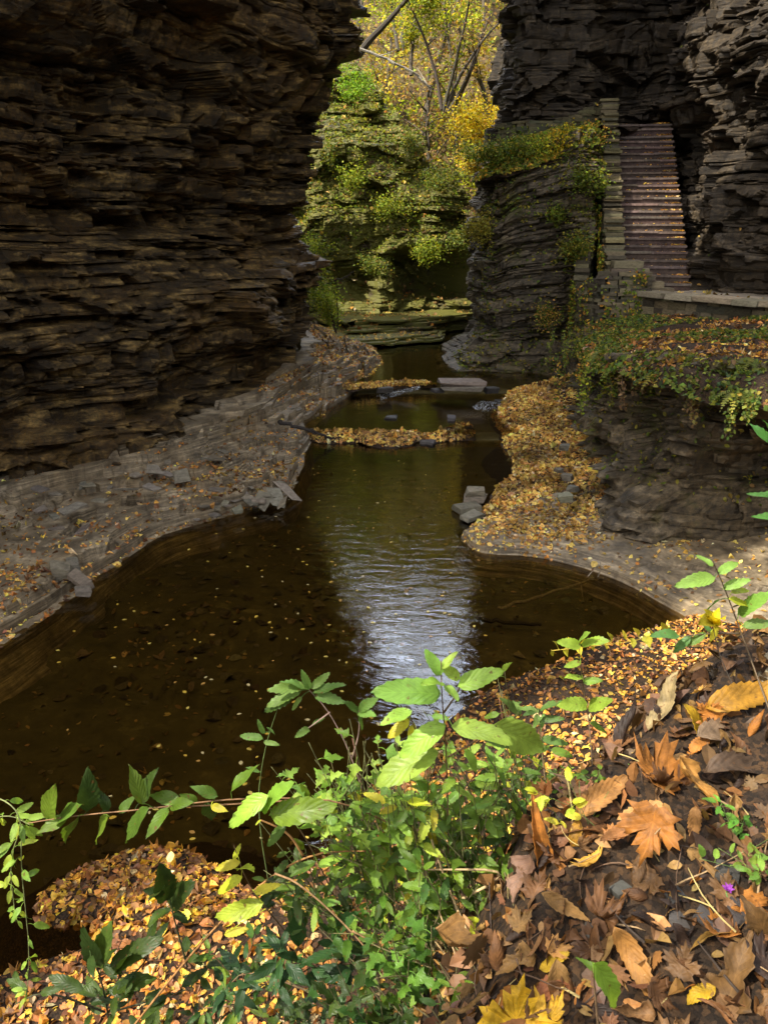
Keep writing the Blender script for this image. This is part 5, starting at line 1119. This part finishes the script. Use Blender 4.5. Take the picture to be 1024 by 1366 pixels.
for k, (px, py, n, pal, ll, lab) in enumerate([(780, 1045, 46, G_MID+G_LIGHT[:1], (.012, .026), 'patch of tiny green leaves on the slope below the tiered plant'), (715, 1070, 36, G_MID, (.014, .03), 'low green seedlings among the leaves right of the centre'), (985, 1105, 30, [(.1, .26, .03), (.16, .34, .04)], (.014, .03), 'fresh green herb with small leaves above the purple flower'), (1005, 1150, 22, G_LIGHT, (.015, .03), 'pale green herb at the right edge below the fresh green one'), (790, 1085, 16, G_YEL, (.02, .035), 'yellow-green seedling beside the heap of orange leaves'), (640, 1180, 18, G_MID, (.018, .03), 'small green sprout beside the pinkish folded leaf')]):
    p = hit(px, py); rk = np.random.default_rng(640+k); t0 = p[1]
    stems = [[(px+rk.normal()*22, py+rk.normal()*14+8), (px+rk.normal()*30, py-14+rk.normal()*14, t0-.03+.02*rk.normal())] for _ in range(7)]
    plant('small_herb', lab, stems, [], pal, 650+k, wr=.7, r=.001, scol=(.12, .18, .05), auto=(n, ll, .25))
plant('small_herb', 'broad blurred green leaf close to the lens at the bottom edge', [[(800, 1400, .80), (790, 1290, .78)]], [(792, 1285, 842, 1352, .76), (800, 1300, 770, 1272, .78, G_MID)], [(.24, .42, .05)], 660, wr=.42)
plant('leafy_plant', 'blue-green leaves poking in from the right edge before the dark hollow', [[(1090, 830, 1.6), (1050, 690, 1.55), (1036, 600, 1.5)]], [(1036, 600, 1003, 560, 1.48), (1040, 590, 1022, 552, 1.5), (1046, 668, 1000, 652, 1.5), (1050, 696, 1010, 684, 1.52)], [(.06, .17, .035), (.09, .23, .045)], 661, kind='lance', wr=.4)
# purple flower
fp = W(970, 1187, float(hit(970, 1187)[1])-.015); fl = thing('flower', 'tiny purple flower near the right edge', 'flower', fp); mb = MB()
mb.tube([hit(975, 1215), fp+[0, .004, -.01], fp], .0012, 5, (.1, .2, .05)); mb.build('stem', M['bark'], fl, base=fp)
rk = np.random.default_rng(3); pv = [leaf_geo(.012, .009, rk, 'heart', teeth=0) for _ in range(9)]; VV = []; FF = []; UVs = []; nn0 = 0
for k, (V, F, U) in enumerate(pv):
    a = k*2.4; V = place(V, (0, 0, .002*k/9), (math.cos(a), math.sin(a)-.3, .5+.1*k), (0, -.5, 1)); VV.append(V); FF.append(F+nn0); UVs.append(U); nn0 += len(V)
link('petals', arr_mesh('petals', np.concatenate(VV), np.concatenate(FF), col=np.array([.36, .07, .5]), uv=np.concatenate(UVs), smooth=True), M['green'], fl)
yf = W(950, 826, 1.55)
plant('yellow_flower', 'small yellow flower head on a dark stem at right above the litter', [[(1000, 960), (960, 880, 1.56), (950, 836, 1.55)]], [(950, 832, 950+dx, 826+dy, 1.55) for dx, dy in ((-14, -8), (14, -8), (-6, -14), (8, -14), (-12, 2), (13, 2))], [(.62, .5, .02), (.5, .42, .03)], 662, kind='heart', wr=.8, r=.0016, scol=(.05, .04, .03), cat='flower', kw=dict(teeth=0, fold=.5))

# big dead leaves, each one a thing
def bank_n(p):
    e = .04; hx = near_h(np.array(p[0]+e), np.array(p[1]))-near_h(np.array(p[0]-e), np.array(p[1])); hy = near_h(np.array(p[0]), np.array(p[1]+e))-near_h(np.array(p[0]), np.array(p[1]-e))
    n = np.array([-float(hx)/(2*e), -float(hy)/(2*e), 1.]); n = n/np.linalg.norm(n)
    n = n+[0, -.1, .5]; return n/np.linalg.norm(n)
C_OR = (.42, .165, .03); C_BR = (.19, .085, .03); C_TAN = (.36, .2, .065); C_YE = (.66, .40, .02); C_PK = (.30, .17, .11); C_DK = (.04, .022, .014); C_YB = (.46, .23, .022)
MV, MF = maple_t(.9)
def dead_leaf(label, px, py, size, col, kind, seed, ang=None, lift=.03, tilt=.35, roll=0, wr=.6, group=None, up=None, spot=None):
    """size in photo pixels; ang = direction of the tip in the picture, degrees anticlockwise from right"""
    rg = np.random.default_rng(seed); p = hit(px, py); sc = np.linalg.norm(p-[0, 0, CAMZ])/np.linalg.norm(ray(px, py)); L = size*sc
    n = bank_n(p)+tilt*rg.normal(size=3); n = np.array(up, float) if up is not None else n; n /= np.linalg.norm(n)
    a = rad(ang if ang is not None else rg.random()*360)
    d = np.array([math.cos(a), math.sin(a)*.6, math.sin(a)*.75])
    if kind == 'maple':
        k = 1+.35*rg.normal(); V = MV.copy(); V[:, 2] *= k; V[:, 2] += .12*rg.normal()*V[:, 0]+.25*rg.normal()*V[:, 0]*V[:, 1]+.3*abs(rg.normal())*V[:, 1]**2
        V = V*L; F = MF; U = np.c_[MV[:, 0]*2, MV[:, 1]+.5]
    else:
        V, F, U = leaf_geo(L, L*wr, rg, kind, fold=.4*rg.random(), droop=.35*rg.normal(), roll=roll, wave=.06, teeth=.08, nt=19); V[:, 1] -= L/2
    V = place(V, p*0, d, n)
    c = np.tile(np.array(col)*.8*(1+.15*rg.normal()), (len(V), 1)); c = c*(1+.22*vn(U[:, 0]*1.5+seed, U[:, 1]*3, seed))[:, None]
    p = p+bank_n(p)*lift*min(1, L/.1)
    o = link('dead_leaf', arr_mesh('dead_leaf', V, F, col=np.clip(c, .005, .9), uv=U, smooth=True), M['dead']); o.location = p
    sm = o.modifiers.new('thick', 'SOLIDIFY'); sm.thickness = .0006
    return tag(o, label, 'leaf', group)
DL = [('long brown curled leaf standing on end left of the orange heap', 734, 1140, 150, C_OR, 'lance', 97, 1.9, .34), ('pinkish folded leaf left of the long curled leaf', 704, 1186, 64, C_PK, 'lobed', 250, 1.2, .8),
      ('curled tan tip under the foot of the long curled leaf', 752, 1216, 60, C_TAN, 'lance', 330, 1.3, .5), ('rust brown leaf leaning against the shrub left of the curled leaf', 662, 1150, 85, C_BR, 'ovate', 205, .8, .5),
      ('bright yellow lobed leaf cut off by the bottom edge', 690, 1356, 105, C_YE, 'maple', 80, 0, .6), ('second yellow leaf at the bottom edge beside the bright lobed one', 742, 1366, 70, (.66, .38, .03), 'maple', 40, 0, .6),
      ('yellow oval leaf alone above the orange heap at right', 928, 976, 62, C_YE, 'ovate', 130, .3, .62), ('broad tan-yellow leaf at the right edge above the others', 995, 938, 110, C_YB, 'ovate', 15, .5, .5),
      ('pale olive-brown leaf lying upright near the plant at right', 892, 945, 90, (.36, .27, .13), 'ovate', 60, .7, .55), ('purplish dark rolled leaf left of the pale olive one', 846, 985, 85, C_DK, 'lance', 60, 1.6, .4),
      ('large grey-brown leaf under the broad tan-yellow one', 985, 972, 120, (.3, .2, .12), 'ovate', 20, .8, .5), ('dark brown curled leaf at the right edge over the herb', 1000, 1030, 120, (.12, .075, .045), 'ovate', 10, 1.2, .5),
      ('pale weathered leaf at the right edge below the leaning plant', 1018, 905, 60, (.48, .4, .26), 'ovate', 80, .4, .6), ('large orange leaf at the top of the orange heap', 862, 1040, 88, C_OR, 'maple', 140, 0, .6),
      ('wide orange-brown leaf on the left of the orange heap', 806, 1072, 90, (.46, .22, .06), 'ovate', 35, 1.1, .6), ('orange leaf at the right of the heap, tip pointing down', 912, 1068, 80, (.55, .27, .06), 'lobed', 280, 1.0, .75),
      ('pale orange leaf facing up in the middle of the heap', 858, 1092, 62, (.5, .27, .09), 'ovate', 180, .9, .65), ('lobed orange leaf hanging at the lower edge of the heap', 868, 1128, 84, C_OR, 'maple', 250, 0, .6),
      ('brown leaf curled into a roll at the left end of the heap', 778, 1112, 80, C_BR, 'ovate', 170, 1.5, .6), ('small orange leaf at the right end of the heap', 925, 1110, 45, (.5, .25, .08), 'ovate', 260, .7, .6),
      ('rust leaf peeping out beneath the heap', 832, 1122, 70, (.34, .15, .05), 'ovate', 215, .9, .5), ('yellow-backed leaf low on the left side of the heap', 770, 1126, 48, C_YB, 'ovate', 260, .6, .6),
      ('torn orange-brown leaf with curled lobes at the bottom centre', 640, 1276, 105, (.46, .24, .07), 'lobed', 330, 1.3, .65), ('crumpled tan leaf below the torn one', 690, 1290, 60, C_TAN, 'lobed', 200, 1.4, .7),
      ('dull blurred orange leaf near the bottom right', 852, 1290, 95, (.5, .24, .06), 'ovate', 300, .6, .5), ('long yellow-brown leaf lying across the bottom right', 915, 1243, 165, (.42, .23, .045), 'lance', 175, .9, .32),
      ('big torn tan leaf in the bottom right corner', 985, 1300, 110, (.17, .09, .03), 'lobed', 60, 1.3, .7), ('light brown ragged leaf on the right edge of the bottom', 1012, 1240, 85, (.18, .095, .03), 'lobed', 120, 1.1, .7),  # both coloured darker, standing in for the shade in this corner
      ('small yellow leaf between the blurred orange and torn tan leaves', 930, 1328, 45, C_YE, 'ovate', 200, .4, .7), ('red-brown leaf at the bottom edge under the green blade', 748, 1318, 75, (.36, .13, .05), 'ovate', 30, .7, .6),
      ('yellow leaf piece above the red-brown one', 742, 1290, 42, (.62, .4, .03), 'ovate', 10, .3, .7), ('tan curled leaf at the left of the bank crest', 588, 1118, 42, C_TAN, 'maple', 100, 0, .6)]
for k, (lab, px, py, sz, col, kind, ang, roll, wr) in enumerate(DL):
    dead_leaf(lab, px, py, sz, col, kind, 800+k, ang, lift=.035 if 780 < px < 930 and 1030 < py < 1140 else .022, roll=roll, wr=wr, tilt=.22, up=(-.25, -.75, .55) if k == 0 else None)
rk = np.random.default_rng(31); cols = [C_OR, C_BR, C_TAN, C_BR, C_DK, C_DK, (.12, .055, .022), C_BR, (.22, .115, .045)]; done = 0
while done < 150:
    px, py = rk.uniform(600, 1050), rk.uniform(940, 1400)
    p = hit(px, py)
    if float(sdist(np.array(p[0]), np.array(p[1]), CREST)) < -.3: continue
    L = rk.uniform(.03, .08); sz = L/(np.linalg.norm(p-[0, 0, CAMZ])/np.linalg.norm(ray(px, py)))
    dead_leaf('dry brown or orange leaf lying in the litter of the near bank', px, py, min(sz, 115), cols[rk.integers(len(cols))], ['lobed', 'ovate', 'ovate', 'lance', 'ovate', 'lobed', 'maple'][rk.integers(7)], 900+done, lift=.012+.02*rk.random(), tilt=.55, roll=rk.uniform(-1.2, 2.2), wr=rk.uniform(.4, .65), group='dry leaves in the litter of the near bank'); done += 1
# leaves afloat on the pool
fm = []
for k in range(6):
    V, F = T_OV; c = [(.62, .42, .05), (.5, .36, .06), (.66, .5, .1), (.45, .24, .05), (.58, .46, .2), (.6, .36, .04)][k]
    me = arr_mesh('floating_leaf', V*[1, 1, .3], F, col=np.array(c)); me.materials.append(M['leaf']); fm.append(me)
rk = np.random.default_rng(41); done = 0
while done < 170:
    px = rk.normal(430, 150); py = rk.uniform(600, 960) if rk.random() < .8 else rk.uniform(960, 1130)
    q = WZ(px, py, .008)
    if not (20 < px < 700) or near_h(np.array(q[0]), np.array(q[1])) > -.05 or (px > 610 and py < 720) or (px < 420 and py < 880-.78*px+60 and py < 690+.0*px) or py < 870-.62*px: continue
    s_ = rk.uniform(.028, .06)
    o = bpy.data.objects.new('floating_leaf', fm[rk.integers(6)]); COL.objects.link(o); o.location = q; o.scale = (s_,)*3; o.rotation_euler = (0, 0, rk.random()*6.28)
    tag(o, 'little yellow leaf floating on the dark pool', 'leaf', 'leaves floating on the pool'); done += 1
X, Y = np.meshgrid(np.arange(-6, 4, .1), np.arange(2.5, 14, .1), indexing='ij'); BD = np.stack([X, Y, bed_h(X, Y)], -1)
litter('sunken_leaves', BD, 2600, [(.2, .13, .05, 3), (.12, .08, .035, 3), (.3, .22, .1, 1)], (.04, .075), 452, 'dull brown leaves lying on the pool floor', lambda P, n: np.clip(.4+1.4*nz(P, .7, 453), 0, 1), tilt=.1)
litter('creek_stones', BD, 1600, [(.1, .08, .05, 3), (.06, .045, .03, 3), (.15, .12, .08, 1)], (.06, .16), 454, 'flat stones on the pool floor', lambda P, n: np.clip(.3+1.6*nz(P, .5, 455), 0, 1), tilt=.1, T=T_ROUND)
# twigs on the bank
tw = np.random.default_rng(51)
for k in range(46):
    px, py = tw.uniform(620, 1020), tw.uniform(980, 1360); p = hit(px, py); n = bank_n(p); a = tw.random()*6.28; L = tw.uniform(.05, .16)
    d = np.array([math.cos(a), math.sin(a), .25*tw.normal()]); d -= (d@n)*n*.8
    mb = MB(); q, r = limb((0, 0, 0), d, L, tw.uniform(.001, .0028), tw, n=5, bend=.5, r1=.4); mb.tube(q, r, 5, [(.1, .06, .035), (.3, .2, .1), (.05, .035, .025), (.42, .32, .12)][tw.integers(4)])
    o = mb.build('twig', M['bark'], smooth=True); o.location = p+n*.02; tag(o, 'thin dry twig lying in the litter of the near bank', 'twig', 'twigs in the litter of the near bank')
for k in range(9):
    px, py = tw.uniform(740, 1000), tw.uniform(1160, 1260); 
    boulder('rock', 'small dark slate stone showing between the dead leaves of the near bank', hit(px, py)+[0, 0, -.009], (tw.uniform(.025, .055), tw.uniform(.025, .05), .018), 300+k, rotz=tw.random()*3, mat='rock_dark', group='slate stones in the near bank')

# ferns and hanging vines on the right wall
def fern(label, p, L, n, seed, pal, out=(-.6, -.7)):
    rg = np.random.default_rng(seed); p = np.array(p, float); t = thing('fern', label, 'fern', p)
    for k in range(n):
        a = math.atan2(out[1], out[0])+rg.normal()*.7; l = L*(.7+.5*rg.random())
        s = np.linspace(0, 1, 16)[:, None]; d = np.array([math.cos(a), math.sin(a), 0]); q = s*l*d+np.array([0, 0, 1])*(.45*s-.95*s*s)*l*(.8+.5*rg.random())
        side = np.array([-d[1], d[0], 0]); VV, FF, m = [], [], 0
        for i in range(1, 16):
            w = l*.2*math.sin(math.pi*min(1, .12+i/15*.9))+.004
            for sg in (-1, 1):
                tip = q[i]+side*sg*w+d*w*.35-[0, 0, .25*w]; e = (q[min(i, 15)]-q[i-1])*.42
                VV += [q[i]-e, q[i]+e, tip]; FF.append((m, m+1, m+2)); m += 3
        link('frond', arr_mesh('frond', np.array(VV), np.array(FF), col=np.array(pal[rg.integers(len(pal))])*(1+.15*rg.normal())), M['far'], t)
    return t
FG = [(.12, .16, .025), (.17, .19, .028), (.24, .21, .03)]
for k, (px, py, Y, L, lab) in enumerate([(838, 486, 11.2, .42, 'olive fern drooping from the lip of the right wall, first of the row'), (868, 492, 10.4, .4, 'fern with a long pale frond hanging under the leafy ledge'), (892, 496, 9.9, .42, 'brightest yellow-green fern on the lip above the grey rock'), (930, 470, 10.6, .3, 'small fern among the leaves on top of the ledge'), (985, 522, 8.6, .3, 'fern hanging over the dark hollow at right'), (800, 470, 12.6, .34, 'fern beside the corner of the rubble wall'), (1000, 478, 9.2, .3, 'fern near the right edge on the planted ledge')]):
    fern(lab, W(px, py, Y), L, 7, 960+k, FG)
def hanging(label, px, py, Y, L, seed, pal, n=4):
    rg = np.random.default_rng(seed); p = W(px, py, Y); t = thing('hanging_vine', label, 'vine', p); mb = MB(); P = []
    for k in range(n):
        l = L*rg.uniform(.45, 1.1); q = np.array([p+[.16*rg.normal(), .14*rg.normal(), 0]]); q = np.cumsum(np.r_[q, rg.normal(size=(8, 3))*[.018, .018, .01]-[[0, .012, l/8]]], axis=0)
        mb.tube(q, .005, 4, (.08, .05, .03)); u = rg.random((70, 1))*7.99; i = u.astype(int)[:, 0]; P.append(q[i]+(q[i+1]-q[i])*(u-i[:, None])+.03*rg.normal(size=(70, 3)))
    mb.build('stem', M['bark'], t, base=p); P = np.concatenate(P)
    scatter_mesh('foliage', P, np.tile([-.4, -.7, .5], (len(P), 1)), rg.uniform(.03, .065, len(P)), pick(pal, len(P), rg), T_OV, .5, rg, M['far'], 0, parent=t, base=p)
for k, (px, py, Y, L, pal, lab) in enumerate([(772, 478, 14.0, .9, GRN+YEL[:2], 'yellow-green vine hanging at the corner of the rubble wall'), (800, 482, 12.3, 1.0, LIME, 'bright vine trailing lowest down the right wall'), (828, 490, 11.3, .6, GRN, 'olive vine on the right wall next to the bright trailing one'), (760, 440, 16.0, .9, GRN, 'vine covering the left edge of the rubble wall'), (790, 430, 17.5, .7, YEL[:3]+GRN, 'rusty vine on the rubble wall below the stairs'), (862, 492, 10.5, .5, [(.2, .13, .06, 3), (.14, .09, .04, 2)], 'dry brown roots hanging under the ledge beside the ferns'), (915, 502, 9.2, .5, [(.2, .13, .06, 3), (.24, .2, .05, 2)], 'dry brown stalks hanging over the grey rock right of the ferns'), (1000, 522, 8.45, .5, GRN, 'short green vine hanging over the dark hollow at right')]):
    hanging(lab, px, py, Y, L, 980+k, pal)
bush('ledge_bush', 'yellow-leaved bush crowning the buttress beside the parapet', W(752, 200, 20.9), .5, .8, GOLD+GRN[:1], 1800, 991, size=(.06, .1))
bush('ledge_bush', 'green bush on the buttress edge left of the yellow one', W(690, 208, 21.1), .5, .8, GRN, 1300, 992, size=(.06, .1))
bush('ledge_bush', 'green bush halfway up the buttress', W(740, 292, 20.1), .35, .35, GRN+LIME[:1], 600, 993, size=(.05, .08))
bush('ledge_bush', 'dry bush on the low shelf of the buttress above the bank', W(730, 425, 19.9), .4, .6, GRN+TANS[:2], 800, 994, size=(.05, .08))

for k, (px, py, Y, pal, lab) in enumerate([(655, 212, 21.3, GRN, 'trailing green bush at the far left corner of the buttress top'), (715, 205, 20.9, LIME, 'lime bush between the green and yellow ones on the buttress'), (785, 190, 20.8, YEL[:2]+GRN, 'rust and green bush on the buttress top against the parapet'), (785, 245, 20.0, GRN+LIME[:1], 'ivy clump hanging below the parapet on the buttress side'), (772, 335, 19.6, GRN+YG_, 'ivy clump on the corner where the buttress meets the rubble wall'), (640, 312, 21.2, YG_, 'dry tuft on the left edge of the buttress')]):
    bush('ledge_bush', lab, W(px, py, Y), .5, .6, pal, 1300, 1001+k, size=(.05, .09))
